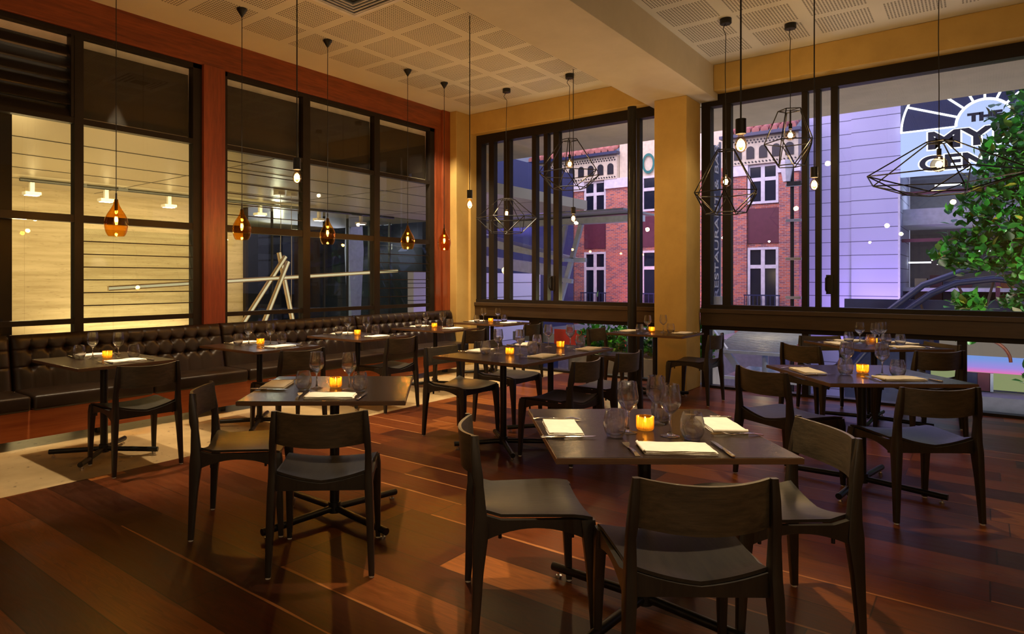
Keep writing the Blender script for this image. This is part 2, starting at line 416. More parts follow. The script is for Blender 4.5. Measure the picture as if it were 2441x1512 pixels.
for z0, z1 in ((0, .953), (1.975, 2.83), (2.885, 3.65)): pane(a, b, z0, z1, w2)
louvres(a, b, [1.06+.122*i for i in range(7)], w2)
lab = ['dark roller blind over the pane left of the red timber post', 'dark roller blind in the first pane right of the red timber post',
       'dark roller blind in the middle pane behind the amber lamps', 'dark roller blind in the pane beside the corner pier']
for k, (a, b) in enumerate([b1[1], b2[0], b2[1], b2[2]]):
    t = thing('roller_blind', lab[k], 'blind', ((a+b)/2, 6.69, 2.884), group='dark roller blinds at the lobby windows')
    wd = (b-a)
    MB().bb(-wd/2, wd/2, 0, .012, .03, .70).build('fabric', M['blind'], t)
    MB().bb(-wd/2, wd/2, -.006, .018, .0, .03, bev=.004).build('bottom_rail', M['blindrail'], t)
    MB().tube((-wd/2, .05, .84), (wd/2, .05, .84), .035, n=14).build('roller', M['blindrail'], t, 40)
# dark slatted louvre in the top left pane
t = thing('louvre_shutter', 'dark slatted louvre shutter at the top left of the lobby window', 'shutter', (1.37, 6.62, 2.885))
for i in range(6): MB().box((0, 0, .05+.115*i), (2.2, .13, .012), M=Matrix.Rotation(R(58), 4, 'X')).build('slat', M['frame'], t)
MB().bb(1.10, 1.125, -.05, .05, 0, .765).build('side_frame', M['frame'], t)
# right wall windows
def rw(name, y0, y1, uprights, handle):
    wn = struct(name)
    f = MB(); f.bb(8.44, 8.58, y0, y1, 3.55, 3.70); f.bb(8.44, 8.58, y1-.11, y1, 1.0, 3.55); f.bb(8.44, 8.58, y0, y0+.04, 1.0, 3.55)
    f.bb(8.43, 8.58, y0, y1, 1.0, 1.05)
    f.build('frame', M['frame'], wn)
    for a, b in uprights: MB().bb(8.45, 8.55, a, b, 1.0, 3.56).build('sash_stile', M['frame'], wn)
    es = [y0+.04]+[v for u in uprights for v in u]+[y1-.11]
    for i in range(0, len(es), 2):
        MB().bb(8.497, 8.503, es[i], es[i+1], 1.05, 3.55).build('pane', M['pane'], wn)
    if handle:
        y = handle
        h = MB(); h.path([(8.44, y, 1.40), (8.40, y, 1.40), (8.385, y+.012, 1.38), (8.385, y+.012, 1.25), (8.40, y, 1.22), (8.44, y, 1.22)], .010, 8)
        h.bb(8.435, 8.45, y-.05, y+.02, 1.20, 1.42); h.build('pull_handle', M['iron'], wn, 40)
    sl = MB(); sl.bb(8.38, 8.58, y0, y1, .945, 1.0, bev=.006); sl.bb(8.40, 8.58, y0, y1, .79, .945); sl.build('sill', M['sillpanel'], wn)
    MB().bb(8.45, 8.58, y0, y1, .735, .79).build('rail', M['frame'], wn)
    MB().bb(8.45, 8.58, y0, y1, 0, .03).build('floor_track', M['frame'], wn)
    return wn
w3 = rw('window_3', 3.15, 6.37, [(3.60, 3.72), (4.848, 4.94), (5.04, 5.106), (5.24, 5.313), (5.72, 5.83), (6.02, 6.12)], 4.96)
w4 = rw('window_4', -4.2, 2.775, [(-1.9, -1.8), (1.264, 1.335), (1.441, 1.492), (1.57, 1.632), (2.42, 2.52)], 1.36)
for wn, ms in ((w3, [(3.15, 3.30), (3.60, 3.70), (5.19, 5.36), (6.20, 6.37)]), (w4, [(-4.2, -4.1), (-1.9, -1.75), (.12, .20), (.635, .69), (1.56, 1.63), (2.68, 2.775)])):
    for a, b in ms: MB().bb(8.45, 8.58, a, b, .03, .74).build('low_mullion', M['frame'], wn)
    for (a, b), (c, d) in zip(ms, ms[1:]): MB().bb(8.507, 8.513, b, c, .03, .74).build('low_pane', M['pane'], wn)
# air conditioning cassette
t = thing('ceiling_air_vent', 'square white louvred air vent in the perforated ceiling', 'vent', (4.12, 4.55, HC))
f = MB()
for (a, b, c, d) in ((-.34, .34, .30, .34), (-.34, .34, -.34, -.30), (-.34, -.30, -.30, .30), (.30, .34, -.30, .30)): f.bb(a, b, c, d, -.02, 0)
f.build('frame', M['white'], t)
for k in range(4):
    r0 = .29-.055*k; z = -.006-.004*k; v = MB()
    for (a, b, c, d) in ((-r0, r0, r0-.012, r0), (-r0, r0, -r0, -r0+.012), (-r0, -r0+.012, -r0+.012, r0-.012), (r0-.012, r0, -r0+.012, r0-.012)): v.bb(a, b, c, d, z-.012, z)
    v.build('louvre', M['white'], t)
MB().bb(-.30, .30, -.30, .30, -.004, -.001).build('dark_core', M['iron'], t)
# ------------------------------------------------------------------ banquette
t = thing('banquette', 'long dark leather banquette with buttoned back along the lobby window', 'banquette', (0, 0, 0))
segs = [(-.05, 1.945), (1.96, 3.95), (3.965, 5.935), (5.95, 7.972)]
for (x0, x1) in segs:
    n = max(1, round((x1-x0)/.142)); dx = (x1-x0)/n
    rows = [.61, .755]
    def front(u, v, x0=x0, x1=x1, dx=dx):
        x = x0+(x1-x0)*u; z = .41+.475*v
        y = 6.37+.10*v
        e = min(u, 1-u)*(x1-x0)
        y += .035*math.exp(-e/.02)+.05*math.exp(-(1-v)*.475/.018)
        k = (x-x0)/dx; dk = (k-round(k))*dx
        kk = round(k)
        edge = 1 if 0 < kk < n else 0
        dip = 0
        if edge:
            for rz_ in rows: dip += .034*math.exp(-((dk/.022)**2+((z-rz_)/.022)**2)/1.6)+.012*math.exp(-sqrt(dk*dk+(z-rz_)**2)/.035)
            inz = 1 if (rows[0]-.01 < z < .88) else .35
            dip += .009*math.exp(-(dk/.009)**2)*inz
        for rz_ in rows: dip += .008*math.exp(-((z-rz_)/.008)**2)
        return Vector((x, y+dip, z))
    def back(u, v, x0=x0, x1=x1):
        return Vector((x0+(x1-x0)*u, 6.525, .41+.475*v))
    MB().slab(front, back, n*12, 52).build('backrest', M['leather'], t, 60)
    for a, b in ((x0, (x0+x1)/2-.004), ((x0+x1)/2+.004, x1)) if x1 < 7 else ((x0, (x0+x1)/2-.1), ((x0+x1)/2-.092, 7.72)):
        MB().box(((a+b)/2, 6.18, .365), (b-a, .46, .125), bev=.026, seg=4).build('seat_cushion', M['leather'], t, 60)
MB().bb(-.05, 7.70, 6.02, 6.05, .07, .304).build('base_panel', M['redbase'], t)
for x in (.9, 2.55, 3.76, 5.0, 6.2, 7.4): MB().bb(x-.03, x+.03, 6.13, 6.19, 0, .075).build('foot', M['iron'], t)
MB().bb(-.05, 7.70, 6.05, 6.52, .25, .31).build('seat_deck', M['iron'], t)
# ------------------------------------------------------------------ chairs
def make_chair():
    t = thing('dining_chair', 'x', 'chair')
    def sz(x, y):
        k = x/.23; b = (.21-y)/.43
        z = .436+.034*k*k*(.55+.45*b)+.012*(1-b)-.010*math.exp(-((y-.21)/.03)**2)
        return z+.028*max(0, b-.8)/.2*abs(k)
    def f(u, v):
        y = -.205+.42*v; w = .205+.027*v
        x = -w+2*w*u
        return Vector((x, y, sz(x, y)))
    MB().slab(f, lambda u, v: f(u, v)-Vector((0, 0, .012)), 16, 12).build('seat', M['chair'], t, 50)
    # curved plywood back wraps between the posts
    def bk(u, v):
        x = -.205+.41*u; k = x/.205
        z = .612+.153*v-.010*(1-k*k)*v-.010*(1-k*k)*(1-v)
        return Vector((x*(1-.02*v), -.223-.058*(1-k*k)-.012*v-.016*(1-abs(k))*0, z))
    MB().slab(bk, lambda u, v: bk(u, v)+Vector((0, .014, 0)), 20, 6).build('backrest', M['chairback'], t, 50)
    def leg(prof, sx):
        mb = MB(); rings = []
        for (x, y, z, a, b) in prof:
            x *= sx
            rings.append([mb.b.verts.new((x+i*a/2, y+j*b/2, z)) for i, j in ((-1, -1), (1, -1), (1, 1), (-1, 1))])
        for A, B in zip(rings, rings[1:]):
            for k in range(4): mb.b.faces.new((A[k], A[(k+1) % 4], B[(k+1) % 4], B[k]))
        mb.b.faces.new(rings[0][::-1]); mb.b.faces.new(rings[-1])
        bmesh.ops.recalc_face_normals(mb.b, faces=mb.b.faces)
        lng = [e for e in mb.b.edges if abs(e.verts[0].co.z-e.verts[1].co.z) > .02]
        bmesh.ops.bevel(mb.b, geom=lng, offset=.005, segments=2, profile=.5, affect='EDGES')
        return mb
    for sx in (-1, 1):
        p = [(.236, -.238, .008, .026, .028), (.228, -.226, .25, .034, .042), (.222, -.216, .40, .036, .062), (.220, -.216, .46, .034, .050),
             (.219, -.222, .58, .028, .036), (.216, -.228, .62, .030, .044), (.212, -.236, .70, .028, .034), (.208, -.242, .768, .022, .020)]
        l = leg(p, sx).build('leg', M['chairleg'], t, 40)
        MB().tube((sx*.236, -.238, 0), (sx*.236, -.238, .009), .012, n=10).build('glide', M['glide'], l)
        p = [(.232, .222, .008, .026, .026), (.229, .212, .25, .036, .040), (.226, .202, .40, .042, .056), (.224, .196, .448, .034, .056)]
        l = leg(p, sx).build('leg', M['chairleg'], t, 40)
        MB().tube((sx*.232, .222, 0), (sx*.232, .222, .009), .012, n=10).build('glide', M['glide'], l)
        # arched side rail
        poly = []
        for i in range(13):
            y = -.20+.39*i/12; poly.append((sx*.212, y, sz(.205, y)-.014+.0*i))
        for i in range(12, -1, -1):
            y = -.20+.39*i/12; k = (i/12-.5)*2; poly.append((sx*.212, y, .372+.046*(1-k*k)))
        MB().prism(poly, (sx*.022, 0, 0)).build('side_rail', M['chairleg'], t)
        mb = MB()
        for y in (-.14, .14): mb.tube((sx*.216, y, .375), (sx*.216, y, .405), .007, n=8)
        mb.build('bolt_cap', M['iron'], t)
    for y, nm in ((-.215, 'rear_rail'), (.175, 'front_rail')):
        poly = []
        for i in range(13):
            x = -.205+.41*i/12; poly.append((x, y, sz(x, max(y, -.2))-.013))
        for i in range(12, -1, -1):
            x = -.205+.41*i/12; k = (i/12-.5)*2; poly.append((x, y, .385+.022*(k*k) if 0 else .392+.0*k))
        MB().prism(poly, (0, .020, 0)).build(nm, M['chairleg'], t)
    return t
CH = [  # rear-foot midpoint x, y, facing degrees, label
    (2.02, .655, 38, 'dark wooden dining chair in front of the nearest table, its back to the camera'),
    (2.16, 1.655, -49, 'dark wooden dining chair at the left side of the nearest table, glossy seat turned right'),
    (3.04, .50, 130, 'dark wooden dining chair at the right side of the nearest table'),
    (1.94, 2.36, 41.5, 'dark wooden dining chair with its back to the camera at the left square table'),
    (1.95, 3.385, -44, 'dark wooden dining chair at the left end of the left square table, lit seat'),
    (2.254, 4.63, 87, 'dark wooden dining chair on the stone strip at the nearest banquette table'),
    (3.56, 4.56, 84, 'dark wooden dining chair at the second banquette table'),
    (4.95, 4.70, 88, 'dark wooden dining chair at the third banquette table'),
    (6.27, 4.74, 89, 'dark wooden dining chair at the fourth banquette table'),
    (7.60, 4.76, 90, 'dark wooden dining chair at the corner table, its top against the window'),
    (4.51, 3.79, -92, 'dark wooden dining chair with amber-lit seat at the left end of the joined tables'),
    (5.24, 3.80, -90, 'dark wooden dining chair on the far side of the joined tables'),
    (4.46, 2.31, 87, 'dark wooden dining chair on the near side of the joined tables, left of two'),
    (5.16, 2.29, 87, 'dark wooden dining chair on the near side of the joined tables, right of two'),
    (7.41, 2.28, 88, 'dark wooden dining chair right of the pillar table, beside the ochre pillar'),
    (7.37, 3.70, -91, 'dark wooden dining chair left of the pillar table, blue light on its seat'),
    (4.715, 1.155, -32, 'dark wooden dining chair at the left end of the right square table'),
    (4.54, .185, 37.5, 'dark wooden dining chair with blue-lit seat in front of the right square table'),
    (6.73, 1.31, -32, 'dark wooden dining chair left of the farthest window table'),
    (6.857, .279, 42, 'dark wooden dining chair in front of the farthest window table, back to the camera'),
    (7.90, 1.35, 219, 'dark wooden dining chair behind the farthest window table, against the glass'),
    (7.705, .297, 131, 'dark wooden dining chair on the right of the farthest window table')]
ch0 = make_chair()
for i, (x, y, a, l) in enumerate(CH):
    c = ch0 if i == 0 else dup(ch0)
    fx, fy = cos(R(a)), sin(R(a))
    c.location = (x+fx*.238, y+fy*.238, 0); c.rotation_euler = (0, 0, R(a-90))
    tag(c, l, 'chair', 'dark wooden dining chairs')
# ------------------------------------------------------------------ tables
TB = {  # centre x, y, rotation, width, depth, label, phrase
    'A': (2.587, 1.083, -51, .856, .856, 'square dark wooden table nearest the camera, laid for three', 'the nearest table'),
    'B': (2.48, 2.887, -50, .856, .856, 'square dark wooden table left of the nearest one, laid for two', 'the left square table'),
    'C': (5.03, .616, -53, .856, .856, 'square dark wooden table at the right, reflecting violet light', 'the right square table'),
    'D': (7.337, .798, -48, .856, .856, 'dark wooden table farthest right against the window, laid for four', 'the farthest window table'),
    'E': (2.22, 5.28, 0, .70, .86, 'dark wooden table nearest the camera along the leather banquette', 'the nearest banquette table'),
    'F': (3.60, 5.25, 0, .70, .88, 'dark wooden table second along the leather banquette', 'the second banquette table'),
    'G': (4.90, 5.32, 0, .70, .86, 'dark wooden table third along the leather banquette', 'the third banquette table'),
    'H': (6.30, 5.40, 0, .70, .86, 'dark wooden table fourth along the leather banquette', 'the fourth banquette table'),
    'I': (7.62, 5.46, 0, .70, .86, 'dark wooden table in the corner past the end of the banquette', 'the corner table'),
    'J': (4.37, 3.02, 0, .745, .86, 'dark wooden table, near half of the joined pair in the middle', 'the near joined table'),
    'K': (5.118, 3.02, 0, .745, .86, 'dark wooden table, far half of the joined pair in the middle', 'the far joined table'),
    'L': (7.36, 2.95, 0, .70, .88, 'dark wooden table standing against the ochre pillar', 'the pillar table')}
def make_table(wx, wy, arm):
    t = thing('dining_table', 'x', 'table')
    tp = MB().box((0, 0, .738), (wx, wy, .024), bev=.003, seg=2).build('tabletop', M['table'], t)
    ed = MB()
    for (a, b, c, d) in ((-wx/2-.002, wx/2+.002, wy/2, wy/2+.002), (-wx/2-.002, wx/2+.002, -wy/2-.002, -wy/2), (-wx/2-.002, -wx/2, -wy/2, wy/2), (wx/2, wx/2+.002, -wy/2, wy/2)):
        ed.bb(a, b, c, d, .728, .748)
    ed.build('edge_band', M['tedge'], t)
    MB().tube((0, 0, .05), (0, 0, .726), .027, n=20).tube((0, 0, .035), (0, 0, .095), .036, n=20).build('post', M['iron'], t, 40)
    MB().box((0, 0, .722), (.26, .26, .008)).build('top_plate', M['iron'], t)
    for k in range(4):
        a = pi/4+k*pi/2
        am = MB().tube((cos(a)*.02, sin(a)*.02, .060), (cos(a)*arm, sin(a)*arm, .044), .019, n=14).build('base_arm', M['iron'], t, 40)
        g = (cos(a)*(arm-.03), sin(a)*(arm-.03))
        MB().tube((*g, .012), (*g, .030), .006, n=8).tube((*g, 0), (*g, .012), .014, n=12).build('levelling_foot', M['chrome'], am, 40)
    return t
tcache = {}
for k, (x, y, a, wx, wy, l, ph) in TB.items():
    key = (wx, wy)
    if key in tcache: t = dup(tcache[key])
    else: t = tcache[key] = make_table(wx, wy, .46 if wx > .8 else .40)
    t.location = (x, y, 0); t.rotation_euler = (0, 0, R(a)); tag(t, l, 'table', 'dark wooden dining tables')
# ------------------------------------------------------------------ table settings
ZT = .7502
def make_wine():
    outer = [(0, 0), (.034, 0), (.036, .0012), (.0355, .0025), (.020, .0055), (.008, .011), (.0045, .020), (.0038, .05), (.0040, .078), (.008, .087), (.020, .099), (.033, .113), (.0405, .127), (.042, .137), (.041, .152), (.0375, .182), (.0335, .206)]
    inner = [(.0327, .206), (.0364, .182), (.0398, .152), (.0406, .137), (.0390, .1285), (.0315, .1155), (.018, .1025), (.006, .0925), (0, .0915)]
    return MB().lathe(outer+inner, 28).build('wine_glass', M['glass'], None, 60)
def make_tumbler():
    outer = [(0, 0), (.022, 0), (.030, .003), (.039, .018), (.0445, .037), (.0455, .052), (.043, .074), (.038, .094), (.0345, .106)]
    inner = [(.0333, .106), (.0366, .094), (.0414, .074), (.0438, .052), (.0427, .037), (.0370, .0205), (.028, .0085), (.018, .0065), (0, .0065)]
    return MB().lathe(outer+inner, 28).build('stemless_glass', M['glass'], None, 60)
def make_candle():
    o = MB().lathe([(.026, .002), (.030, .004), (.033, .012), (.0335, .058), (.0305, .058), (.029, .014), (0, .012)], 56, rib=.07).build('tealight_holder', M['cup'], None)
    MB().tube((0, 0, .0145), (0, 0, .026), .019, n=18).build('candle', M['wax'], o, 40)
    MB().lathe([(0, .032), (.0035, .036), (.0045, .041), (.0025, .049), (0, .056)], 10).build('flame', M['flame'], o, 60)
    return o
def make_napkin():
    t = thing('napkin', 'x', 'napkin')
    def layer(z, dx, w, d, seed):
        rg = random.Random(seed)
        def f(u, v):
            e = min(u, 1-u, v, 1-v)
            h = .005*(1-math.exp(-e/.05))
            return Vector((dx+(u-.5)*w+.002*sin(9*v+seed), (v-.5)*d+.0015*sin(7*u+seed), z+h+.0012*sin(11*u+5*v+seed)*(1 if z > .004 else 0)))
        return f
    mb = MB()
    for i, (dx, w, d) in enumerate(((0, .255, .140), (.003, .250, .137), (-.003, .252, .134))):
        z = .0005+.0052*i
        f = layer(z, dx, w, d, i)
        mb.slab(f, lambda u, v, dx=dx, w=w, d=d, z=z: Vector((dx+(u-.5)*w, (v-.5)*d, z)), 14, 8)
    mb.build('cloth', M['linen'], t, 50)
    def fold(u, v):
        a = pi*(u-.5)
        return Vector((-.124-.008*cos(a), (v-.5)*.135, .0085+.0075*sin(a)))
    mb = MB(); mb.grid(fold, 8, 6); mb.build('folded_edge', M['linen'], t, 60)
    return t
def make_fork():
    t = thing('fork', 'x', 'fork')
    def hd(u, v):
        y = -.10+.125*u; w = .0045+.004*(1-u)**2
        return Vector((-w+2*w*v, y, .004+.006*sin(pi*u)))
    MB().slab(hd, lambda u, v: hd(u, v)-Vector((0, 0, .003)), 12, 2).build('handle', M['silver'], t, 50)
    mb = MB(); mb.slab(lambda u, v: Vector(((v-.5)*(.009+.017*min(1, u*1.6)), .024+.035*u, .0045+.008*u)), lambda u, v: Vector(((v-.5)*(.009+.017*min(1, u*1.6)), .024+.035*u, .0025+.008*u)), 6, 4)
    for i in range(4):
        x = (i-1.5)*.0078; mb.beam((x, .056, .0115), (x*.95, .104, .006), .0030, .0026)
    mb.build('tines', M['silver'], t, 50)
    return t
def make_knife():
    t = thing('knife', 'x', 'knife')
    MB().box((0, -.065, .006), (.015, .095, .009), bev=.004).build('handle', M['silver'], t, 50)
    MB().prism([(-.008, -.018, .0055), (.008, -.018, .0055), (.009, .05, .0055), (.007, .09, .0055), (-.003, .108, .0055), (-.008, .09, .0055)], (0, 0, .0018)).build('blade', M['silver'], t)
    return t
P = {'wine': make_wine(), 'tumb': make_tumbler(), 'cand': make_candle(), 'napk': make_napkin(), 'fork': make_fork(), 'knife': make_knife()}
used = set()
def put(kind, tb, lx, ly, rot, label, cat, group):
    o = P[kind] if kind not in used else dup(P[kind])
    used.add(kind)
    x, y, a = TB[tb][:3]; ca, sa = cos(R(a)), sin(R(a))
    o.location = (x+ca*lx-sa*ly, y+sa*lx+ca*ly, ZT); o.rotation_euler = (0, 0, R(a+rot))
    tag(o, label, cat, group); return o
BW = [(-.03, .13, 'left of the candle'), (.09, -.04, 'right of the candle')]
BT = [(-.10, .20, 'at the left'), (.19, -.08, 'at the right')]
BN = [(.06, .325, 180, 'back'), (.05, -.255, 0, 'front')]
ST = {
    'A': ([(-.08, -.05, 'left of the candle'), (.082, .104, 'behind the candle'), (.069, -.114, 'right of the candle')],
          [(-.15, -.12, 'at the left'), (.137, -.168, 'at the right'), (.126, .17, 'at the back')], (0, -.013),
          [(-.335, .016, -90, 'left'), (.023, -.318, 0, 'front'), (.340, .063, 90, 'right')]),
    'B': ([(-.096, -.035, BW[0][2]), (.094, -.08, BW[1][2])], [(-.158, -.09, BT[0][2]), (.162, -.136, BT[1][2])], (.006, 0), [(-.345, .07, -90, 'left'), (.03, -.302, 0, 'front')]),
    'C': ([(-.085, .02, BW[0][2]), (.089, -.071, BW[1][2])], [(-.135, -.055, BT[0][2]), (.152, -.126, BT[1][2])], (.012, .01), [(-.315, .07, -90, 'left'), (.085, -.25, 0, 'front')]),
    'D': ([(-.07, .10, 'leftmost of four'), (-.01, -.03, 'second from left of four'), (.105, .075, 'third from left of four'), (.18, .135, 'rightmost of four')],
          [(-.12, .19, 'leftmost of four'), (-.09, -.08, 'second from left of four'), (.08, -.05, 'third from left of four'), (.19, -.09, 'rightmost of four')], (.02, .04),
          [(-.32, .05, -90, 'left'), (-.02, .33, 180, 'back'), (.10, -.29, 0, 'front'), (.33, .07, 90, 'right')]),
    'L': ([(-.12, .04, BW[0][2]), (.10, -.06, BW[1][2])], [(-.20, .10, BT[0][2]), (.12, -.14, BT[1][2])], (.10, .08), [(.0, .33, 180, 'back'), (.08, -.29, 0, 'front')]),
    'J': ([(.08, .105, BW[0][2]), (.14, -.07, BW[1][2])], [(.0, .18, BT[0][2]), (.22, -.14, BT[1][2])], (.085, -.007), [(.16, .35, 180, 'back'), (.14, -.285, 0, 'front')]),
    'K': ([(.08, .07, BW[0][2]), (.18, -.10, BW[1][2])], [(.08, .19, BT[0][2]), (.26, -.16, BT[1][2])], (.09, -.05), [(.12, .33, 180, 'back'), (.12, -.32, 0, 'front')])}
GR = 'place settings on the dining tables'
candles = []
for k in TB:
    ph = TB[k][6]
    wi, tu, ca_, na = ST.get(k, (BW, BT, (.05, .06), BN))
    for x, y, w in wi: put('wine', k, x, y, 0, f'clear stemmed wine glass {w} on {ph}', 'wine glass', 'stemmed wine glasses')
    for x, y, w in tu: put('tumb', k, x, y, 0, f'clear stemless tumbler {w} on {ph}', 'tumbler', 'stemless tumblers')
    candles.append(put('cand', k, ca_[0], ca_[1], 0, f'amber ribbed tealight holder with lit candle on {ph}', 'candle', 'amber tealights'))
    for x, y, r, w in na:
        jit = random.uniform(-5, 5)
        put('napk', k, x, y, r+jit, f'folded cream napkin at the {w} of {ph}', 'napkin', 'folded cream napkins')
        cr, sr = cos(R(r)), sin(R(r))
        for s_, kd in ((-.168, 'fork'), (.166, 'knife')):
            lx, ly = x+cr*s_-sr*.0, y+sr*s_+cr*.0
            lim = TB[k][3]/2-.03, TB[k][4]/2-.03
            lx = max(-lim[0], min(lim[0], lx)); ly = max(-lim[1], min(lim[1], ly))
            put(kd, k, lx, ly, r+random.uniform(-9, 9)+(6 if kd == 'fork' else -6)*0, f'silver table {kd} beside the {w} napkin on {ph}', kd, f'silver {kd}s')
# ------------------------------------------------------------------ pendants
def lamp(kind, loc, power, col, radius=.03, parent=None, size=None, blend=.5, target=None, spot=None):
    d = bpy.data.lights.new('lamp', kind); d.energy = power; d.color = col
    if kind in ('POINT', 'SPOT'): d.shadow_soft_size = radius
    if kind == 'SPOT': d.spot_size = R(spot); d.spot_blend = blend
    if kind == 'AREA': d.shape = 'RECTANGLE'; d.size, d.size_y = size
    o = bpy.data.objects.new('lamp', d); COL.objects.link(o); o.location = loc
    if target is not None:
        o.rotation_euler = (Vector(target)-Vector(loc)).to_track_quat('-Z', 'Y').to_euler()
    return o
WARM = (1, .77, .45)
LAMPW = 14
def filament(t, z, h=.05, w=.012, n=5):
    mb = MB()
    for i in range(n):
        a = 2*pi*i/n
        mb.tube((w*cos(a), w*sin(a), z-h/2), (w*cos(a), w*sin(a), z+h/2), .0028, n=6)
    return mb.build('filament', M['fil'], t)
def amber(x, y, zb, s, label):
    t = thing('glass_pendant_lamp', label, 'pendant lamp', (x, y, 0), group='amber glass pendants')
    pr = [(.060, 0), (.070, .012), (.082, .040), (.090, .085), (.092, .115), (.085, .150), (.066, .190), (.042, .228), (.024, .262), (.017, .290), (.015, .305)]
    MB().lathe([(r*s, zb+z*s) for r, z in pr], 32).build('glass_shade', M['amber'], t, 60)
    zt = zb+.305*s
    MB().tube((0, 0, zb+.215*s), (0, 0, zt+.004), .013, n=14).tube((0, 0, zt-.01), (0, 0, zt+.055), .007, n=10).build('lamp_holder', M['iron'], t, 40)
    MB().lathe([(.011, zb+.215*s), (.013, zb+.19*s), (.020, zb+.155*s), (.021, zb+.13*s), (.016, zb+.10*s), (0, zb+.088*s)], 16).build('bulb', M['bulb'], t, 60)
    filament(t, zb+.14*s, .045, .008, 5)
    MB().tube((0, 0, zt+.05), (0, 0, HC-.07), .0035, n=8).build('cord', M['black'], t)
    MB().lathe([(.004, HC-.085), (.05, HC-.012), (.05, HC-.001), (0, HC-.001)], 24).build('ceiling_cone', M['iron'], t, 30)
    lamp('POINT', (x, y, zb+.14*s), LAMPW*2.3, WARM, .02)
ords = ['nearest the camera at far left', 'just right of the red timber post', 'in the middle of the row of five', 'in front of the last pane before the corner', 'nearest the corner pier']
for (x, y, z, s), w in zip([(2.46, 5.62, 1.73, 1.0), (3.652, 5.62, 1.756, .97), (4.729, 5.622, 1.755, .95), (6.033, 5.63, 1.75, .97), (6.735, 5.615, 1.76, .96)], ords):
    amber(x, y, z, s, 'amber glass teardrop pendant lamp '+w)
def bulbpend(x, y, zc, label):
    t = thing('bulb_pendant_lamp', label, 'pendant lamp', (x, y, 0), group='bare bulb pendants')
    MB().tube((0, 0, zc-.042), (0, 0, zc+.042), .028, n=24).build('socket', M['iron'], t, 40)
    MB().lathe([(.014, zc-.042), (.016, zc-.055), (.028, zc-.080), (.0325, zc-.100), (.030, zc-.122), (.018, zc-.140), (0, zc-.146)], 20).build('bulb', M['bulb'], t, 60)
    MB().lathe([(0, zc-.075), (.010, zc-.085), (.013, zc-.098), (.010, zc-.110), (0, zc-.118)], 10).build('filament', M['fil'], t, 60)
    MB().tube((0, 0, zc+.04), (0, 0, HC-.001), .0048, n=8).build('cord', M['black'], t)
    lamp('POINT', (x, y, zc-.10), LAMPW*1.25, WARM, .03)
bulbpend(3.065, 3.995, 2.235, 'bare bulb pendant lamp in front of the first pane right of the timber post')
bulbpend(5.191, 3.995, 2.223, 'bare bulb pendant lamp in front of the ochre corner pier')
bulbpend(7.328, 3.995, 2.236, 'bare bulb pendant lamp in front of the far brick building')
bulbpend(3.854, 1.05, 2.226, 'bare bulb pendant lamp, the largest, right of the ochre pillar')
bulbpend(5.912, 1.05, 2.232, 'bare bulb pendant lamp by the sliding sash beside the pale clad wall')
def cage(x, y, zt, zm, zb, rt, rm, rb, n, zl, rot, label, asym=(0, 0, 0), globe=.052, kink=.05):
    t = thing('cage_pendant_lamp', label, 'pendant lamp', (x, y, 0), group='wire cage pendants')
    ring = lambda r, z, off=0, ax=0: [Vector((r*cos(rot+2*pi*(k+off)/n)+ax, r*sin(rot+2*pi*(k+off)/n), z)) for k in range(n)]
    T_, Mi, B = ring(rt, zt), ring(rm, zm, 0), ring(rb, zb, .5)
    mb = MB()
    for k in range(n):
        for a, b in ((T_[k], T_[(k+1) % n]), (T_[k], Mi[k]), (Mi[k], Mi[(k+1) % n]), (Mi[k], B[k]), (Mi[(k+1) % n], B[k]), (B[k], B[(k+1) % n])):
            mb.tube(a, b, .0055, n=6)
        if k % 2 == 0: mb.tube(T_[k], (0, 0, zt), .0035, n=6)
    mb.build('wire_cage', M['iron'], t, 60)
    MB().tube((0, 0, zl+globe+.015), (0, 0, zl+globe+.07), .017, n=14).tube((0, 0, zl+globe+.06), (0, 0, zt), .008, n=8).build('lamp_holder', M['iron'], t, 40)
    g = [(.013, zl+globe+.02)]+[(globe*sin(a), zl+globe*cos(a)) for a in [.3+i*(pi-.3)/11 for i in range(12)]]
    g[-1] = (0, g[-1][1])
    MB().lathe(g, 24).build('bulb', M['bulb'], t, 60)
    filament(t, zl, .055, .012, 6)
    cp = [(0, 0, zt), (.004, 0, zt+(HC-zt)*.3), (-.006, .004, zt+(HC-zt)*.6), (.006, 0, HC-.16), (-kink, .01, HC-.12), (-kink*.8, .01, HC-.10), (0, 0, HC-.04)]
    MB().path(cp, .0035, 6).build('cord', M['black'], t, 60)
    MB().lathe([(0, HC-.055), (.05, HC-.055), (.056, HC-.048), (.056, HC-.001), (0, HC-.001)], 24).build('ceiling_rose', M['iron'], t, 30)
    lamp('POINT', (x, y, zl), LAMPW, WARM, .03)
cage(7.50, 5.127, 2.48, 2.22, 2.015, .11, .42, .24, 6, 2.285, R(-51), 'wide low wire cage pendant lamp nearest the corner', globe=.034)
cage(7.478, 4.13, 3.166, 2.735, 2.545, .11, .415, .22, 6, 2.855, R(-51+12), 'wire cage pendant lamp in front of the tiled brick building')
cage(6.887, 2.022, 2.68, 2.245, 2.04, .09, .33, .19, 6, 2.36, R(-51+5), 'tall wire cage pendant lamp hanging just right of the ochre pillar')
cage(7.444, 1.542, 3.12, 2.79, 2.545, .115, .245, .13, 5, 2.86, R(-51+8), 'narrow wire cage pendant lamp between two bare bulbs right of the pillar', kink=.0)
cage(6.80, .28, 2.52, 2.23, 2.09, .10, .60, .22, 5, 2.33, R(129), 'broad flat wire cage pendant lamp in front of the lit shop sign', globe=.062)
